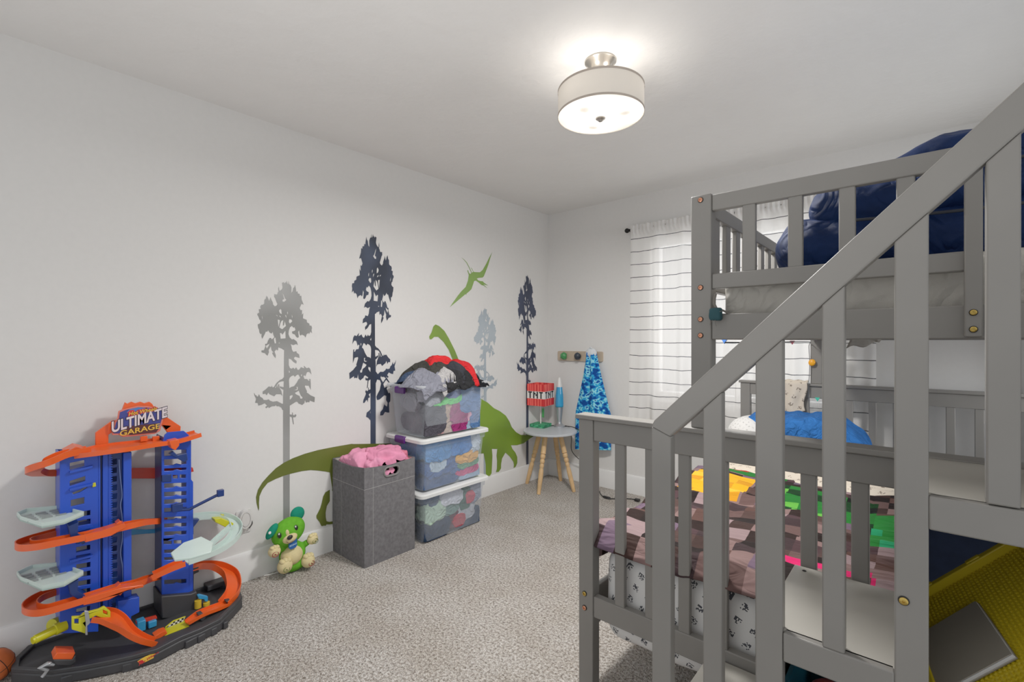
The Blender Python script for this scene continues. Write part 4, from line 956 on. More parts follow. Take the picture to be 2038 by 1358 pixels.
for c, r, nm in ((pp(622,1073,.125), (.024,.030,.029), 'paw'), (pp(546,1098,.125), (.026,.031,.029), 'paw'), (pp(567,1127,.135), (.034,.038,.038), 'foot'), (pp(613,1116,.135), (.034,.036,.037), 'foot')):
    c = Vector((c.x, c.y, max(c.z, r[2]*.96)))
    mb = MB(); mb.ball(c, r, None, 22, 14)
    for a in (-.5, .0, .5): mb.ball((c.x+.004, c.y+math.sin(a)*r[1]*.9, c.z+math.cos(a)*r[2]*.82), (r[0]*.6,r[1]*.36,r[2]*.36), None, 12, 8)
    f = mb.build(nm, CRM, plush, smooth=180); f['label'] = 'cream ' + nm
    red = (nm == 'paw' and c.y < -2.4) or (nm == 'foot' and c.y > -2.38)
    mb = MB(); yy, zz = c.y + (.006 if c.y > -2.4 else -.004), c.z - .008
    mb.tube([(c.x + r[0]*.93, yy + .0155*math.cos(2*math.pi*i/20), zz + .013*math.sin(2*math.pi*i/20)) for i in range(20)], .0016, 5, closed=True)
    mb.tube([(c.x + r[0]*1.0, yy-.004, zz+.004), (c.x + r[0]*1.0, yy+.004, zz-.003)], .0022, 5)
    mb.build('paw_badge', mat('red_thread', '#8e2430', .8) if red else mat('green_thread', '#6a7a3a', .8), f)
hd = Vector((hc.x, hc.y, hc.z))
def face(px, py, dx): return pp(px, py, PX + dx)
MB().ball(face(577,1071,.055), (.026, 15*k_, 10*k_), Matrix.Rotation(R(14),4,'X'), 20, 14).build('muzzle', CRM, plush, smooth=180)
MB().ball(face(572,1062,.052), (.012, 5*k_, 9*k_), Matrix.Rotation(R(10),4,'X'), 16, 12).build('face_blaze', CRM, plush, smooth=180)
MB().ball(face(577,1070,.081), (.008, 6*k_, 4.6*k_), Matrix.Rotation(R(15),4,'X'), 16, 10).build('nose', mat('plush_black', '#1a1616', .5), plush, smooth=180)
for ex, ey, dx in ((556,1066,.0545), (589,1051,.0565)):
    e = MB().ball(face(ex, ey, dx), (.006, 4.6*k_, 6.5*k_), Matrix.Rotation(R(12),4,'X'), 16, 12).build('eye', mat('eye_green', '#33561f', .4), plush, smooth=180)
    MB().ball(face(ex+.6, ey+.8, dx+.004), (.005, 3.2*k_, 4.8*k_), Matrix.Rotation(R(12),4,'X'), 14, 10).build('pupil', mat('plush_black', '#1a1616', .5), e, smooth=180)
    MB().ball(face(ex-.6, ey-2.2, dx+.0085), (.002, 1.6*k_, 1.8*k_), None, 10, 8).build('eye_glint', mat('glint_white', '#e9e9e6', .3), e, smooth=180)
mb = MB(); mb.tube(smoothpath([face(570,1079,.075), face(576,1081.5,.079), face(583,1077,.077), face(587,1072,.070)]), .0012, 5); mb.build('mouth', mat('brown_thread', '#5a3b2e', .8), plush)
mb = MB()
mb.ball(face(592,1023,.0), (.020, 15*k_, 15*k_), Matrix.Rotation(R(-20),4,'X'), 20, 14, fn=lambda p: p)
mb.build('ear', DGR, plush, smooth=180)
mb = MB(); mb.ball(face(541,1058,.015), (.020, 8*k_, 17*k_), Matrix.Rotation(R(-38),4,'X'), 20, 14)
e = mb.build('ear', DGR, plush, smooth=180)
mb = MB(); mb.lathe([(.0001,.002),(.006,.002),(.0075,0)], face(537,1061,.038), 16, Matrix.Rotation(R(90),4,'Y')); mb.build('ear_tag', mat('glint_white', '#e9e9e6', .3), e)['label'] = 'round white ear tag'
cl_ = face(583,1084,.062)
mb = MB(); mb.px([(cl_.y-.020,cl_.z+.022),(cl_.y+.021,cl_.z+.030),(cl_.y+.024,cl_.z-.010),(cl_.y+.016,cl_.z-.022),(cl_.y-.012,cl_.z-.024),(cl_.y-.022,cl_.z-.012)], cl_.x-.006, cl_.x)
ct = mb.build('collar_tag', mat('blue_felt', '#17539a', .8), plush, bevel=.002)
mb = MB(); add_text(mb, 'scout', .0175, lambda u, v: (cl_.x+.0008, cl_.y+.001+u, cl_.z-.001+v+.12*u)); mb.build('tag_lettering', mat('pale_thread', '#bfe0ea', .7), ct, smooth=0)

# ================================================================ basketball
r_ = .058; bc = on_z(-14, 1327, r_)
bb = thing('basketball', 'small orange basketball at the edge of the carpet left of the toy garage', 'ball', (bc.x, bc.y, 0))
MB().ball(bc, r_, None, 40, 28).build('ball', mat('orange_rubber', '#c05a26', .6, 0, .06, 30, 700, .5, .002), bb, smooth=180)
mb = MB()
for rot in (Matrix(), Matrix.Rotation(R(90),4,'X'), Matrix.Rotation(R(90),4,'Y')):
    M_ = Matrix.Rotation(R(35),4,'Z') @ Matrix.Rotation(R(20),4,'X') @ rot
    mb.tube([bc + (M_ @ Vector((math.cos(t)*r_, math.sin(t)*r_, 0))) for t in [2*math.pi*i/60 for i in range(60)]], .0012, 5, closed=True)
mb.build('seam', mat('seam_black', '#241a15', .7), bb)

# ================================================================ ceiling light
CLp = Vector((1.645, -1.832, 0))
cl = thing('ceiling_light', 'round drum ceiling light with pale fabric shade and brushed nickel canopy', 'ceiling light', (CLp.x, CLp.y, 2.2))
NICK = mat('brushed_nickel', '#b5b0a8', .28, .9, .03)
MB().lathe([(.066,2.44),(.066,2.434),(.060,2.430),(.050,2.418),(.034,2.404),(.012,2.398),(.0001,2.398)], CLp, 40).build('canopy', NICK, cl, smooth=50)
MB().tube([(CLp.x,CLp.y,2.40),(CLp.x,CLp.y,2.215)], .008, 12).build('stem', NICK, cl)
def shade_mat(name, base, fac, em=0):
    m, nt, out = nodes_of(name); d = N(nt,'ShaderNodeBsdfDiffuse'); t = N(nt,'ShaderNodeBsdfTranslucent'); ms = N(nt,'ShaderNodeMixShader', i_Fac=fac)
    for q in (d, t): q.inputs[0].default_value = (*lin(base),1)
    nt.links.new(d.outputs[0], ms.inputs[1]); nt.links.new(t.outputs[0], ms.inputs[2]); nt.links.new(ms.outputs[0], out.inputs[0]); return m
RD_ = .179
sh = MB().lathe([(RD_,2.207),(RD_,2.317)], CLp, 64).build('shade', shade_mat('linen_shade', '#d9d2c8', .10), cl, smooth=60)
mb = MB()
for z in (2.207, 2.309): mb.lathe([(RD_+.001,z),(RD_+.0018,z+.001),(RD_+.0018,z+.008),(RD_+.001,z+.009)], CLp, 64)
mb.build('trim_band', mat('taupe_band', '#a89c90', .7), sh, smooth=60)
MB().lathe([(RD_-.003,2.212),(.12,2.204),(.05,2.199),(.0001,2.198)], CLp, 64).build('diffuser', shade_mat('frosted_diffuser', '#f4f1ec', .7), cl, smooth=60)
MB().lathe([(.0001,2.183),(.008,2.184),(.013,2.190),(.020,2.194),(.021,2.199),(.0001,2.2)], CLp, 28).build('finial', NICK, cl, smooth=40)
for a in (20, 140, 260):
    c_ = (CLp.x + .10*math.cos(R(a)), CLp.y + .10*math.sin(R(a)), 2.240)
    MB().ball(c_, (.016,.016,.018), None, 14, 10).build('bulb', mat('bulb_glass', '#f2ede2', .3), cl, smooth=180)
    L = bpy.data.lights.new('bulb_light', 'POINT'); L.energy = LAMP_W; L.color = (1,.95,.89); L.shadow_soft_size = .018
    lo = bpy.data.objects.new('bulb_light', L); COL.objects.link(lo); lo.location = (c_[0], c_[1], 2.278)

L = bpy.data.lights.new('lamp_light', 'AREA'); L.shape = 'DISK'; L.size = .32; L.energy = DISK_W; L.color = (1,.98,.955)
lo = bpy.data.objects.new('lamp_light', L); COL.objects.link(lo); lo.location = (CLp.x, CLp.y, 2.181)
# ================================================================ under the stairs
YEL = mat('yellow_plastic', '#c3ab1f', .4, 0, .06); 
yb = thing('building_plate_box', 'yellow studded building plate tray tilted under the upper stair', 'toy tray', (2.74,-2.35,.7))
O_ = Vector((2.693,-2.21,.712)); A_ = Vector((.672,0,.741)); Bv = Vector((.10,-.93,-.30)); Bv = (Bv - A_*Bv.dot(A_)).normalized(); Nn = A_.cross(Bv).normalized()
if Nn.z < 0: Nn = -Nn
TY = Matrix((( A_.x,Bv.x,Nn.x,O_.x),(A_.y,Bv.y,Nn.y,O_.y),(A_.z,Bv.z,Nn.z,O_.z),(0,0,0,1)))
mb = MB(); mb.box((-.06,0,-.03),(.34,.31,-.012), M=TY); mb.build('plate', YEL, yb, smooth=0)
mb = MB()
for a, b in (((-.06,-.010,-.035),(.34,.004,.006)),((-.06,.300,-.035),(.34,.314,.010)),((-.072,-.010,-.035),(-.06,.314,.006)),((.34,-.010,-.035),(.352,.314,.006))): mb.box(a, b, M=TY)
for xx in (-.02, .09, .2): mb.box((xx,-.016,-.01),(xx+.03,.0,.008), M=TY); mb.box((xx+.01,.30,-.01),(xx+.04,.318,.012), M=TY)
mb.build('rim', YEL, yb, bevel=.002, smooth=30)
mb = MB(); pitch = .0082
prof = [(.0026,-.013),(.0026,-.0095),(.0001,-.0095)]
for i in range(int(.39/pitch)):
    for j in range(int(.29/pitch)):
        c = (-.055 + i*pitch, .008 + j*pitch, 0)
        vs = [TY @ Vector((c[0]+.0026*math.cos(k*math.pi/3), c[1]+.0026*math.sin(k*math.pi/3), z)) for z in (-.012,-.0088) for k in range(6)]
        mb._add(vs, [(6,7,8,9,10,11)] + [(k,(k+1)%6,(k+1)%6+6,k+6) for k in range(6)])
o = mb.build('studs', YEL, yb, smooth=0, recalc=False); o['kind'] = 'stuff'
bk = thing('book', 'thin grey hardcover book lying in the yellow studded tray', 'book', (2.73,-2.4,.7))
mb = MB(); TB = TY @ Matrix.Translation((-.085,.105,.001)) @ Matrix.Rotation(R(-4),4,'Z')
mb.box((0,0,-.009),(.155,.145,-.0055), M=TB); MB_ = mb.build('cover', mat('grey_cover', '#8b8478', .35, .2), bk, bevel=.001)
MB().box((.001,.001,-.0054),(.154,.144,-.0005), M=TB).build('pages', mat('paper_white', '#cfcfd2', .8), bk, smooth=0)
MB().box((0,0,-.0004),(.1535,.1435,.0012), M=TB).build('cover', mat('grey_cover', '#8b8478', .35, .2), bk, bevel=.001)
nb = thing('navy_panel', 'dark navy panel standing behind the yellow tray under the stairs', 'fabric bin', (2.88,-2.2,0))
NVF = mat('navy_matte', '#2b3550', .9, 0, .15, 30, 400, .2, .002)
mb = MB(); mb.box((2.668,-2.205,.0),(3.1,-2.172,.955)); mb.build('panel', NVF, nb, bevel=.006)  # thin upright navy board across the back of the stair cubby
tl = thing('toy_bin', 'teal plastic toy bin under the middle stair', 'toy bin', (2.54,-2.34,0))
TEAL = mat('teal_plastic', '#1d5f73', .4)
mb = MB(); a = lambda i, z: (2.452+i, 2.632-i, -2.475+i, -2.185-i, .012, z)
ringwall(mb, [a(.02,.004), a(.004,.50), a(.0,.50), a(.0,.515), a(.008,.515), a(.012,.50), a(.026,.012)]); mb.pz(rrect(2.472,2.612,-2.455,-2.205,.01), .008, .008)
mb.build('tub', TEAL, tl, smooth=30)
o = cloth_lump(MB(), (2.49,-2.42,.40), (2.56,-2.30,.49), 3, 20, .3, 3).build('toy_figure', mat('red_toy', '#b8332b', .5), smooth=60); tag(o, 'red toy inside the teal toy bin', 'toy')
o = soft_box(MB(), (2.565,-2.42,.38),(2.625,-2.25,.47),(6,8,6),.015,.002,9,3).build('toy_block', mat('dark_teal_toy', '#153f4e', .5), smooth=60); tag(o, 'dark teal toy block inside the teal toy bin', 'toy')

# ================================================================ string light with hanging shapes, and a pouch on the bunk
sl = thing('string_light', 'thin string of coloured shapes strung along the bunk post and rail', 'string light', (2.15,-.24,1.2))
WIRE = mat('grey_wire', '#56575a', .5)
MB().tube(smoothpath([(2.150,-.225,.80),(2.146,-.232,.95),(2.152,-.235,1.11),(2.147,-.228,1.22),(2.165,-.30,1.247),(2.20,-.8,1.250),(2.17,-1.4,1.248),(2.20,-2.0,1.249)], 8), .0022, 6).build('wire', WIRE, sl)
def shape(px, py, y, r, colr, nm, tri=False):
    c = on_y(px, py, y); mb = MB()
    if tri: mb.py([(c.x-r,c.z+r*.8),(c.x+r,c.z+r*.8),(c.x,c.z-r)], y-.006, y+.006)
    else: mb.ball(c, (r,r*.6,r*1.1), Matrix.Rotation(R(20),4,'Y'), 16, 12)
    mb.build('bulb', mat(nm, colr, .4), sl, bevel=.001 if tri else 0, smooth=60)['label'] = nm.replace('_', ' ')
shape(1616,722,-.235,.019,'#f0a21c','orange_shape'); shape(1442,680,-1.2,.012,'#3f74c9','blue_shape',True); shape(1577,682,-.9,.011,'#e06a80','red_shape',True); shape(1627,795,-.235,.013,'#37b79b','teal_shape',True)
pc = on_y(1423, 626, -2.185)
po = thing('hanging_pouch', 'small dark teal pouch with loose strings tied to the bunk post', 'pouch', tuple(pc))
mb = MB(); soft_box(mb, (pc.x-.016,-2.192,pc.z-.017),(pc.x+.016,-2.168,pc.z+.018),(6,5,6),.006,.002,30,4); mb.build('bag', mat('dark_teal_cloth', '#124048', .8), po, smooth=60)
mb = MB()
for dx, dz in ((-.014,-.030),(.004,-.034),(-.016,.012),(.022,.010)): mb.tube(smoothpath([(pc.x,-2.185,pc.z+.010*(1 if dz > 0 else -1)),(pc.x+dx*.6,-2.19,pc.z+dz*.7),(pc.x+dx,-2.187,pc.z+dz)]), .0008, 5)
mb.tube(smoothpath([(pc.x+.002,-2.178,pc.z+.016),(pc.x-.006,-2.175,pc.z+.035),(pc.x-.004,-2.168,pc.z+.060)]), .004, 7)
mb.tube(smoothpath([(pc.x+.002,-2.178,pc.z+.016),(pc.x+.016,-2.172,pc.z+.012),(pc.x+.028,-2.160,pc.z+.004)]), .003, 7)
mb.build('strings', mat('dusty_string', '#6b665f', .8), po)
# ================================================================ toy car garage
ORG = mat('orange_plastic', '#e8561c', .32, 0, .04); ORD = mat('red_orange_plastic', '#c8321c', .35, 0, .04); BLU = mat('blue_plastic', '#1c48c0', .32, 0, .05); DBL = mat('dark_blue_plastic', '#14306f', .35, 0, .05)
BKP = mat('black_plastic', '#333336', .5, 0, .1, 20); MINT = plastic('mint_plastic', '#d3e6de', .74, .25); LIMY = mat('yellow_green_plastic', '#c9c51c', .35, 0, .05); SKY = mat('sky_plastic', '#2f8fc4', .35)
SILVT = mat('silver_toy', '#a9acb0', .35, .5)
gar = thing('toy_garage', 'tall blue and orange toy car garage with curling tracks on a black base', 'toy garage', (.2,-3.1,0))
yz = lambda px, py, x: tuple(on_x(px, py, x).yz)
def plate(name, x0, x1, pts, m, par=gar, holes=(), bev=.002, xr=None):
    """flat piece: pixel outline projected on the plane x = xr (default its front x1)"""
    xr = x1 if xr is None else xr
    mb = MB(); mb.px([yz(a, b, xr) for a, b in pts], x0, x1, [[yz(a, b, xr) for a, b in h] for h in holes])
    return mb.build(name, m, par, bevel=bev, smooth=30)
def rect(x0, y0, x1, y1, s=0): return [(x0,y0+s),(x1,y0),(x1,y1),(x0,y1+s)]
def track(name, pts, width, lip, m, par=gar, k=8, th=.004, bank=None):
    path = smoothpath([on_x(a, b, x) for a, b, x in pts], k); mb = MB(); prev = None
    wd = width if isinstance(width, (list, tuple)) else [width, width]
    n = len(path)
    for i, p in enumerate(path):
        t = (path[min(i+1,n-1)] - path[max(i-1,0)]).normalized(); s = t.cross(Vector((0,0,1)))
        s = s.normalized() if s.length > 1e-5 else Vector((0,1,0)); u = s.cross(t)
        if bank:
            b = R(bank[0] + (bank[1]-bank[0])*i/(n-1)); s, u = s*math.cos(b) + u*math.sin(b), u*math.cos(b) - s*math.sin(b)
        f = i/(n-1)*(len(wd)-1); j = min(int(f), len(wd)-2); w = (wd[j] + (wd[j+1]-wd[j])*(f-j))/2
        prof = [(-w,-th),(w,-th),(w,lip),(w-.0035,lip),(w-.0035,0),(-w+.0035,0),(-w+.0035,lip),(-w,lip)]
        ring = [mb.bm.verts.new(p + s*a + u*b) for a, b in prof]
        if prev:
            for q in range(8): mb.bm.faces.new((prev[q], prev[(q+1)%8], ring[(q+1)%8], ring[q]))
        else: mb.bm.faces.new(ring[::-1])
        prev = ring
    mb.bm.faces.new(prev); return mb.build(name, m, par, smooth=35)
# base
front = [on_z(a, b, 0) for a, b in ((100,1366),(160,1357),(220,1345),(264,1335),(312,1321),(360,1295),(400,1278),(439,1258),(469,1226))]
bpoly = [(.022,-3.44),(.10,-3.485),(.165,-3.492),(.235,-3.44)] + [(p.x, p.y) for p in front] + [(.27,-2.75),(.20,-2.735),(.10,-2.745),(.03,-2.80),(.02,-3.1)]
base = MB().pz(bpoly, 0, .042).build('base', BKP, gar, bevel=.008, smooth=30)
inner = [(x*.93+.012, -3.1+(y+3.1)*.95) for x, y in bpoly]
MB().pz(bpoly, .040, .056, holes=[inner]).build('base_rim', BKP, base, bevel=.003, smooth=30)
for qx, qy, ww in ((140,1358,.05),(262,1333,.055),(380,1286,.045),(400,1277,.03),(425,1264,.025),(448,1251,.02)):
    p = on_z(qx, qy, 0); M_ = Matrix.Translation(p) @ Matrix.Rotation(R(12 if qx > 350 else -14), 4, 'Z')
    MB().box((-.03,-ww/2,0),(.009,ww/2,.030), M=M_).build('base_connector', BKP, base, bevel=.004, smooth=30)
MB().box((.03,-2.84,.05),(.09,-2.75,.075)).build('back_block', BKP, base, bevel=.004, smooth=30)
lx_ = on_z(295,1327,0).x + .0012
mb = MB()
mb.px([yz(a,b,lx_) for a, b in ((274,1318),(281,1313),(290,1308),(300,1304),(311,1301),(309,1306),(306,1310),(298,1314),(288,1319),(278,1322))], lx_-.004, lx_, mi=0)
mb.px([yz(a,b,lx_) for a, b in ((274,1318),(279,1315),(284,1314),(287,1319),(278,1321))], lx_+.0001, lx_+.0005, mi=1)
cy, cz = yz(296,1311,lx_)
me_fn = lambda u, v: (lx_+.0008, cy+u, cz+v+.30*u)
add_text(mb, 'Hot Wheels', .0125, me_fn, 1, shear=.2, bold=.0003)
o = mb.build('logo_sticker', [mat('logo_yellow','#e6b53a',.5), mat('logo_red','#c4202a',.5)], base, smooth=0); o['label'] = 'yellow and red flame logo sticker'
# left tower
tA = part('lift_tower', gar); XF = .20
slotsA = [[(139,922),(168,916),(168,928),(139,936)],[(139,958),(170,948),(170,958),(139,968)],[(144,981),(160,975),(174,967),(174,971),(160,980),(146,985)]]
slotsA += [rect(141,990,168,1003,6)] + [rect(152,1016+k*17.2,180,1026+k*17.2,5) for k in range(12) if k not in (2,)]
plate('slotted_panel', XF-.010, XF, [(119,905),(196,905),(196,1258),(119,1262)], BLU, tA, slotsA)
plate('side_wall', XF-.13, XF-.011, [(119,905),(123,905),(123,1262),(119,1262)], BLU, tA, xr=XF)
plate('back_panel', XF-.14, XF-.132, [(119,905),(136,905),(136,1250),(119,1250)], DBL, tA, xr=XF)
plate('back_panel', XF-.14, XF-.132, [(184,905),(262,905),(262,1240),(184,1240)], DBL, tA, xr=XF)
slotsB = [rect(224,915+k*17.4,235,926+k*17.4,2) for k in range(18)]
plate('slotted_panel', XF-.030, XF-.022, [(196,900),(246,898),(246,1230),(196,1236)], DBL, tA, slotsB, xr=XF)
for x0, x1, d in ((196,200,0),(205,216,-.004),(246,262,0)): plate('guide_rail', XF-.03, XF+d, [(x0,902),(x1,900),(x1,1222),(x0,1230)], BLU, tA, xr=XF)
tooth = [(217,905)]
for k in range(68): tooth += [(226,907+k*4.7),(221,909.5+k*4.7)]
plate('toothed_rack', XF-.022, XF-.012, tooth + [(217,1226)], BLU, tA, bev=0, xr=XF)
plate('lift_carriage', XF-.02, XF+.03, [(232,1192),(274,1184),(274,1214),(258,1222),(258,1240),(240,1244),(240,1222),(232,1220)], BLU, tA, xr=XF)
mb = MB(); mb.tube(smoothpath([on_x(a, b, XF-.018) for a, b in ((237,915),(239,945),(243,985),(240,1005),(243,1030),(244,1070),(240,1100),(244,1130),(245,1180))]), .0018, 6); mb.build('cable', mat('pale_cable','#7e93c4',.4), tA)
for py in (933, 968, 1052, 1073, 1110, 1205):
    plate('ledge', XF-.08, XF+.012, [(138,py+4),(184,py-7),(184,py-3),(138,py+9)], BLU, tA, bev=.001, xr=XF)
for py in (1060, 1172): plate('bracket', XF-.02, XF+.06, [(132,py-20),(152,py-28),(150,py-6),(172,py+8),(160,py+16),(136,py+2)], DBL, tA, xr=XF)
plate('button', XF, XF+.006, [(183,962),(190,960),(191,968),(184,970)], LIMY, tA, xr=XF)
# right tower
tB = part('right_tower', gar); XR_ = .165
rows = [(897,908),(915,927),(933,938.5),(963,972),(980,989),(995,1004),(1012,1020),(1030,1035.5),(1043,1051),(1059,1067),(1095,1102),(1110,1116),(1155,1164)]
hl = [[(327,a),(371,a-2),(371,b-3),(360,b-2),(352,b-4),(345,b-1),(327,b)] for a, b in rows] + [rect(344,946,354,953),rect(358,945,370,952),rect(326,1077,342,1084),rect(346,1076,362,1083)]
plate('slotted_panel', XR_-.010, XR_, [(322,888),(328,866),(334,861),(366,858),(376,866),(377,1180),(322,1190)], BLU, tB, hl)
plate('side_wall', XR_-.12, XR_-.002, [(376,868),(381,878),(381,955),(385,960),(385,1176),(376,1181)], BLU, tB, xr=XR_)
plate('side_wall', XR_-.12, XR_-.011, [(322,888),(326,870),(326,1188),(322,1190)], DBL, tB, xr=XR_)
plate('plug_socket', XR_-.02, XR_+.004, [(322,946),(341,944),(341,959),(322,960)], DBL, tB, xr=XR_)
plate('claw', XR_, XR_+.03, [(334,902),(342,897),(350,904),(368,900),(370,914),(362,918),(340,906)], DBL, tB, xr=XR_)
plate('pedestal', .05, XR_+.025, [(321,1188),(380,1183),(392,1178),(396,1214),(372,1230),(322,1232)], BKP, tB, xr=XR_+.025, bev=.004)
mb = MB(); mb.tube([on_x(352,1016,.19), on_x(377,1014,.21), on_x(436,984,.26)], .0075, 6); a = on_x(438,983,.262); mb.box(a+Vector((-.01,-.012,-.012)), a+Vector((.01,.014,.018))); b = on_x(352,1012,.19); mb.box(b+Vector((-.01,-.02,-.012)), b+Vector((.014,.02,.02)))
mb.build('swing_arm', DBL, tB, bevel=.002, smooth=30)
plate('support_fin', .06, .10, [(384,1036),(400,1036),(396,1042),(388,1052),(388,1066),(384,1070)], DBL, tB, xr=.12)
plate('support_post', .06, .075, [(384,1140),(402,1134),(402,1145),(392,1150),(391,1196),(386,1200)], BKP, tB, xr=.12)
# top deck and arch
track('top_deck', [(150,904,.17),(190,897,.18),(240,890,.18),(300,882,.17),(350,875,.17),(394,863,.17)], [.10,.15,.16,.13,.12,.10], .009, ORG, k=8, th=.009)
track('deck_track', [(176,899,.20),(130,908,.22),(92,925,.24),(70,936,.215),(66,941,.17),(80,946,.11),(104,946,.08),(128,945,.06)], .042, .020, ORG)
plate('deck_catch', .12, .22, [(128,900),(150,888),(168,892),(170,902),(150,906),(132,908)], ORG, xr=.2)
plate('deck_tab', .19, .24, [(332,876),(350,872),(352,884),(344,894),(336,890)], ORG, xr=.2)
mb = MB()
for a in (286, 310, 334): mb.box(on_x(a,874,.12)+Vector((-.008,-.012,-.01)), on_x(a,874,.12)+Vector((.008,.012,.012)))
mb.build('deck_crenel', ORG, gar, bevel=.001)
plate('arch', .085, .100, [(190,889),(190,862),(223,838),(236,836),(249,801),(254,804),(262,800),(270,803),(280,800),(288,803),(298,800),(303,804),(309,814),(330,829),(360,849),(359,866),(337,866),(322,847),(300,845),(240,850),(216,866),(216,887)], ORG, xr=.10)
sg = part('sign_board', gar)
plate('sign_backing', .104, .114, [(223,866),(228,842),(234,833),(236,819),(246,815),(258,812),(275,808),(296,809),(312,812),(325,815),(326,832),(322,846),(319,858),(308,864),(262,869),(244,870),(236,866)], mat('sign_pink','#d9705f',.5), sg, xr=.114)
plate('sign_face', .114, .116, [(226,863),(231,842),(237,834),(239,821),(252,816),(275,811),(296,812),(310,815),(322,818),(323,831),(319,844),(315,856),(306,861),(262,866),(245,866),(238,863)], mat('sign_blue','#333a86',.4), sg, bev=0, xr=.116)
plate('sign_plate', .116, .117, [(240,850),(312,843),(316,853),(311,861),(262,866),(244,866)], mat('sign_maroon','#4a1f22',.4), sg, bev=0, xr=.117)
plate('sign_plate', .116, .117, [(252,821),(258,815),(275,811),(298,813),(309,816),(306,820),(285,824),(262,826)], mat('sign_blue_light','#3f72b8',.4), sg, bev=0, xr=.117)
def sign_text(body, px, py, size, m, x, slope, nm, bold=.0, sh=0, sx=1.0, out=None):
    y0, z0 = yz(px, py, .117)
    def put(mb, dx, b_, mi): add_text(mb, body, size, lambda u, v: (x+dx, y0+u*sx, z0+v+slope*u), mi, bold=b_, shear=sh)
    mb = MB()
    if out: put(mb, 0, bold+.0030, 1)
    put(mb, .0012, bold, 0)
    o = mb.build('sign_lettering', [m, out] if out else m, sg, smooth=0, recalc=False); o['label'] = nm
SW = mat('sign_white','#ddd3d8',.4); SD = mat('sign_dark','#241c33',.5); SY = mat('sign_yellow','#e2b73e',.4)
sign_text('ULTIMATE', 279, 836, .0640, SW, .1175, .15, 'white ULTIMATE lettering', .0016, 0, .66, SD)
sign_text('GARAGE', 279, 856, .031, SY, .1175, .12, 'yellow GARAGE lettering', .0005, 0, 1.16)
sign_text('Hot Wheels', 284, 819, .0215, SY, .1182, .13, 'yellow Hot Wheels lettering', .0004, .15, .92, mat('logo_red','#c4202a',.5))
plate('logo_flame', .1172, .1177, [(253,822),(258,817),(268,816),(266,819),(274,822),(262,825),(258,824)], mat('logo_red','#c4202a',.5), sg, bev=0, xr=.1177)
# spiral tracks
track('spiral_track', [(322,1041,.10),(290,1043,.17),(262,1048,.225),(220,1058,.25),(175,1070,.262),(120,1081,.265),(80,1089,.255),(52,1091,.215),(46,1085,.165),(66,1077,.10),(120,1062,.065)], .042, .020, ORG)
plate('track_joint', .24, .285, [(168,1066),(246,1040),(250,1048),(222,1064),(168,1078)], ORG, xr=.27)
track('spiral_track', [(322,1150,.08),(296,1156,.15),(272,1165,.215),(230,1176,.25),(180,1192,.262),(125,1209,.265),(88,1219,.255),(64,1217,.215),(60,1207,.165),(80,1192,.10),(122,1176,.065)], .042, .020, ORG)
plate('track_joint', .24, .285, [(165,1190),(240,1168),(284,1162),(284,1167),(250,1174),(215,1192),(165,1203)], ORG, xr=.27)
plate('track_clip', .225, .262, [(232,1044),(240,1038),(248,1046),(242,1058)], ORG, xr=.27); plate('track_clip', .225, .262, [(230,1172),(240,1164),(250,1176),(240,1188)], ORG, xr=.27)
plate('back_track', .035, .05, [(258,933),(384,931),(386,939),(322,953),(258,953)], ORD, xr=.05)
plate('back_brace', .04, .05, [(258,1054),(290,1055),(322,1053),(322,1061),(290,1063),(258,1066)], SKY, xr=.05)
# parking platforms
def platform(z, pts, nm):
    P3 = [on_z(a, b, z) for a, b in pts]; poly = [(p.x, p.y) for p in P3]; cx = sum(p[0] for p in poly)/len(poly); cy = sum(p[1] for p in poly)/len(poly)
    inn = [(cx+(x-cx)*.94, cy+(y-cy)*.95) for x, y in poly]
    o = MB().pz(poly, z-.018, z-.012).build('parking_platform', MINT, gar, smooth=0)
    MB().pz(poly, z-.018, z, holes=[inn]).build('platform_rim', MINT, o, smooth=0)
    mb = MB()
    for k in range(4):
        for j in range(3): mb.box((cx-.052+k*.027, cy-.055+j*.038+k*.004, z-.012), (cx-.036+k*.027, cy-.027+j*.038+k*.004, z-.0085))
    mb.build('platform_ribs', mat('grey_ribs', '#8a9290', .4), o)
platform(.604, [(33,1020),(52,1012),(63,1011),(117,1006),(167,1018),(128,1034),(84,1042),(40,1028)], 'a')
platform(.378, [(33,1138),(52,1129),(64,1124),(117,1119),(166,1136),(128,1158),(84,1167),(40,1148)], 'b')
# right spirals
track('mint_track', [(380,1034,.05),(410,1030,.05),(440,1031,.065),(462,1040,.10),(471,1055,.155),(462,1075,.205),(440,1093,.235),(410,1107,.25),(372,1120,.255)], .050, .020, MINT)
track('mint_ramp', [(462,1046,.14),(440,1066,.17),(416,1088,.20)], .030, .008, MINT)
MB().pz([(p.x,p.y) for p in (on_z(a,b,.49) for a, b in ((340,1098),(365,1078),(400,1066),(424,1078),(420,1096),(380,1108),(348,1112)))], .478, .486).build('mint_deck', MINT, gar, bevel=.002)
plate('yellow_bridge', .07, .12, [(424,1032),(438,1030),(462,1040),(462,1046),(446,1048),(426,1038)], LIMY, xr=.1); plate('yellow_bridge', .03, .05, [(440,1024),(448,1024),(448,1034),(440,1034)], LIMY, xr=.05)
track('orange_ramp', [(366,1121,.255),(345,1129,.255),(325,1138,.25),(304,1148,.24)], .046, .014, ORG, th=.008)
track('big_loop', [(368,1138,.05),(400,1130,.05),(430,1131,.075),(455,1144,.13),(464,1163,.19),(462,1184,.235),(446,1205,.265)], [.052,.06,.064,.06,.052], .024, ORG, bank=(12,4))
track('lane', [(455,1200,.27),(430,1210,.29),(400,1222,.31),(372,1240,.325)], [.045,.055,.05,.03], .008, ORG, th=.006)
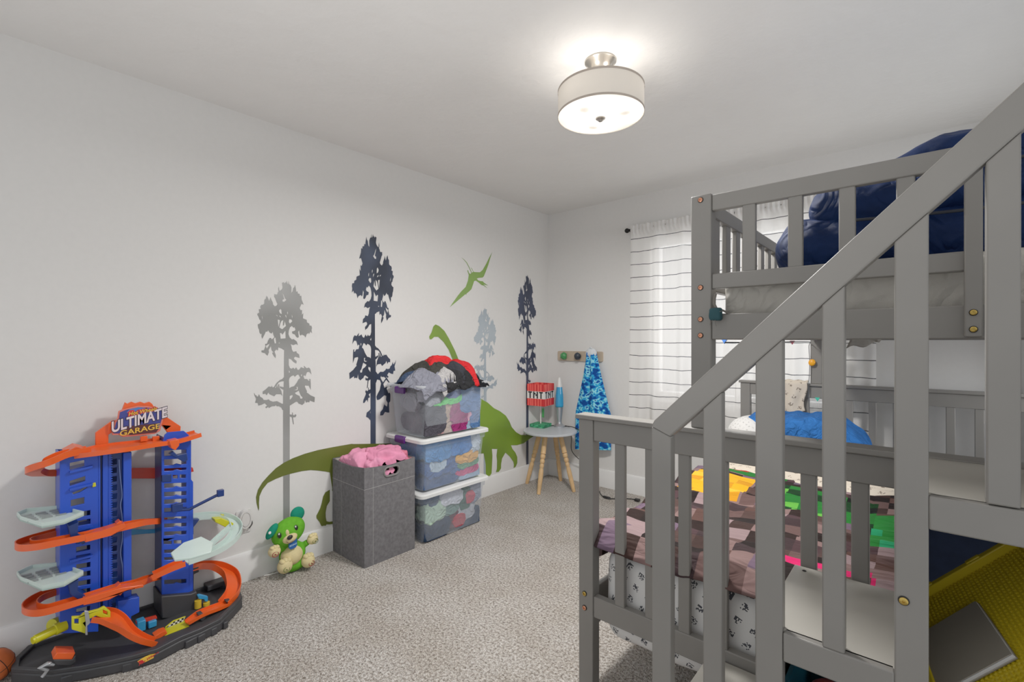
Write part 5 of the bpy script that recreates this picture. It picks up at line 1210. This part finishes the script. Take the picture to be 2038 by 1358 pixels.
track('chute', [(192,1226,.28),(215,1229,.30),(240,1243,.325),(262,1262,.34),(285,1274,.35),(308,1281,.355)], [.075,.08,.07,.055,.05,.045], .014, ORG, th=.006)
mb = MB(); rim_ = [(143,1229),(160,1228),(166,1222),(196,1214),(208,1208),(220,1218),(220,1230),(200,1230),(190,1226),(172,1236),(171,1262),(143,1254)]
plate('yellow_gate', .285, .30, rim_, LIMY, holes=[[(148,1233),(157,1232),(157,1243),(148,1243)],[(205,1214),(214,1218),(214,1225),(205,1222)]], xr=.30)
plate('silver_lever', .302, .310, [(168,1216),(176,1217),(180,1240),(174,1246),(175,1265),(170,1265),(171,1244)], SILVT, xr=.31)
mb = MB(); a, b = on_x(64,1276,.22), on_x(130,1244,.19); mb.tube([a, a.lerp(b,.06), a.lerp(b,.08), a.lerp(b,.66), a.lerp(b,.68), b], [.013,.013,.0155,.0165,.021,.021], 18)
c = on_x(103,1246,.16); mb.tube([c, on_x(122,1238,.14)], .024, 18); mb.build('crank_handle', LIMY, gar, smooth=40)
# small pieces fixed on the base
plate('jump_pad', .24, .30, [(105,1313),(113,1300),(150,1300),(144,1313)], ORG, xr=.30, bev=.002)
plate('pad_mount', .23, .305, [(106,1314),(144,1314),(150,1305),(151,1318),(140,1326),(112,1324)], BKP, xr=.305)
mb = MB(); mb.tube([on_x(84,1348,.30), on_x(94,1335,.30), on_x(80,1329,.30), on_x(94,1322,.30), on_x(108,1324,.30)], [.006,.006,.008,.008,.004], 8); mb.ball(on_x(96,1322,.30), (.008,.010,.006)); mb.build('silver_figure', SILVT, gar, smooth=40)
mb = MB()
for px in (281, 303): a = on_x(px, 1258, .22); mb.box((.19,a.y-.014,.045),(.23,a.y+.014,a.z+.048))
o = mb.build('blue_stand', SKY, gar, bevel=.003); plate('red_bar', .20, .215, [(271,1238),(312,1227),(313,1232),(271,1244)], ORD, xr=.215)
plate('flag_panel', .270, .276, [(328,1250),(345,1236),(370,1227),(364,1243),(336,1252)], LIMY, xr=.276)
def check_mat():
    m, nt, out = nodes_of('checker_flag'); b = bsdf(nt, out, (.5,.5,.5), .5); ck = N(nt,'ShaderNodeTexChecker', i_Scale=130.0)
    ck.inputs[1].default_value = (*lin('#1b1b1d'),1); ck.inputs[2].default_value = (*lin('#d9d8d2'),1); nt.links.new(coords(nt,(1,1,1)), ck.inputs[0]); nt.links.new(ck.outputs[0], b.inputs['Base Color']); return m
plate('checker_sticker', .2762, .2768, [(331,1249.5),(346,1238),(368,1229),(363,1241),(338,1250)], check_mat(), bev=0, xr=.2768)
plate('finish_ramp', .27, .33, [(318,1270),(330,1262),(372,1245),(384,1246),(383,1252),(350,1264),(322,1276)], LIMY, xr=.32)
plate('ramp_tongue', .29, .33, [(306,1266),(318,1258),(330,1254),(332,1260),(316,1270),(308,1272)], ORG, xr=.32)
mb = MB()
for px, py in ((394,1210),(411,1214)): a = on_x(px, py, .20); mb.tube([a, a+Vector((0,0,.034))], .0135, 16)
mb.build('yellow_barrel', mat('barrel_yellow','#d9b22e',.45), gar, smooth=40)
plate('blue_bar', .19, .205, [(393,1186),(398,1184),(414,1188),(414,1198),(408,1198),(406,1193),(396,1193)], SKY, xr=.205)
plate('track_latch', .30, .33, [(393,1222),(402,1219),(408,1228),(402,1236),(395,1232)], BKP, xr=.32); plate('track_latch', .25, .28, [(448,1196),(458,1194),(464,1204),(454,1206)], BKP, xr=.27)

# ================================================================ light and camera
def area(name, loc, target, size, energy, color=(1,1,1), sy=None):
    L = bpy.data.lights.new(name, 'AREA'); L.energy = energy; L.color = color; L.size = size
    if sy: L.shape = 'RECTANGLE'; L.size_y = sy
    o = bpy.data.objects.new(name, L); COL.objects.link(o); o.location = loc
    o.rotation_euler = (Vector(target) - Vector(loc)).to_track_quat('-Z', 'Y').to_euler(); return o
area('window_daylight', ((WX0+WX1)/2, .55, 1.55), ((WX0+WX1)/2, -1, 1.2), 1.5, WIN_W, (.96,.98,1), 1.5)
area('side_fill', (XR+.6, -1.05, 1.6), (XR-1, -1.05, 1.35), 1.4, SIDE_W, (.96,.98,1), 1.3)  # added light outside the unseen side window, fills the lower bunk
fl = area('ceiling_fill', (2.1, -3.4, .8), (2.05, -3.2, 2.44), .9, CEILFILL_W, (1,.99,.98)); fl.data.spread = R(125)  # added upward light near the camera, brightens the ceiling
wd = bpy.data.worlds.new('sky'); scn.world = wd; wd.use_nodes = True
bg = wd.node_tree.nodes['Background']; bg.inputs[0].default_value = SKY_C; bg.inputs[1].default_value = SKY_S
cam = bpy.data.cameras.new('camera'); co = bpy.data.objects.new('camera', cam); COL.objects.link(co)
co.location = CAM; co.rotation_euler = (R(90), 0, YAW); cam.sensor_width = 36; cam.sensor_fit = 'HORIZONTAL'; cam.lens = 36*FPX/2038; cam.clip_start = .02
scn.camera = co
scn.view_settings.view_transform = 'Standard'; scn.view_settings.look = 'None'; scn.view_settings.exposure = EXPO; scn.view_settings.gamma = GAM
scn.cycles.max_bounces = 9; scn.cycles.transparent_max_bounces = 12; scn.cycles.diffuse_bounces = 4; scn.cycles.sample_clamp_indirect = 4
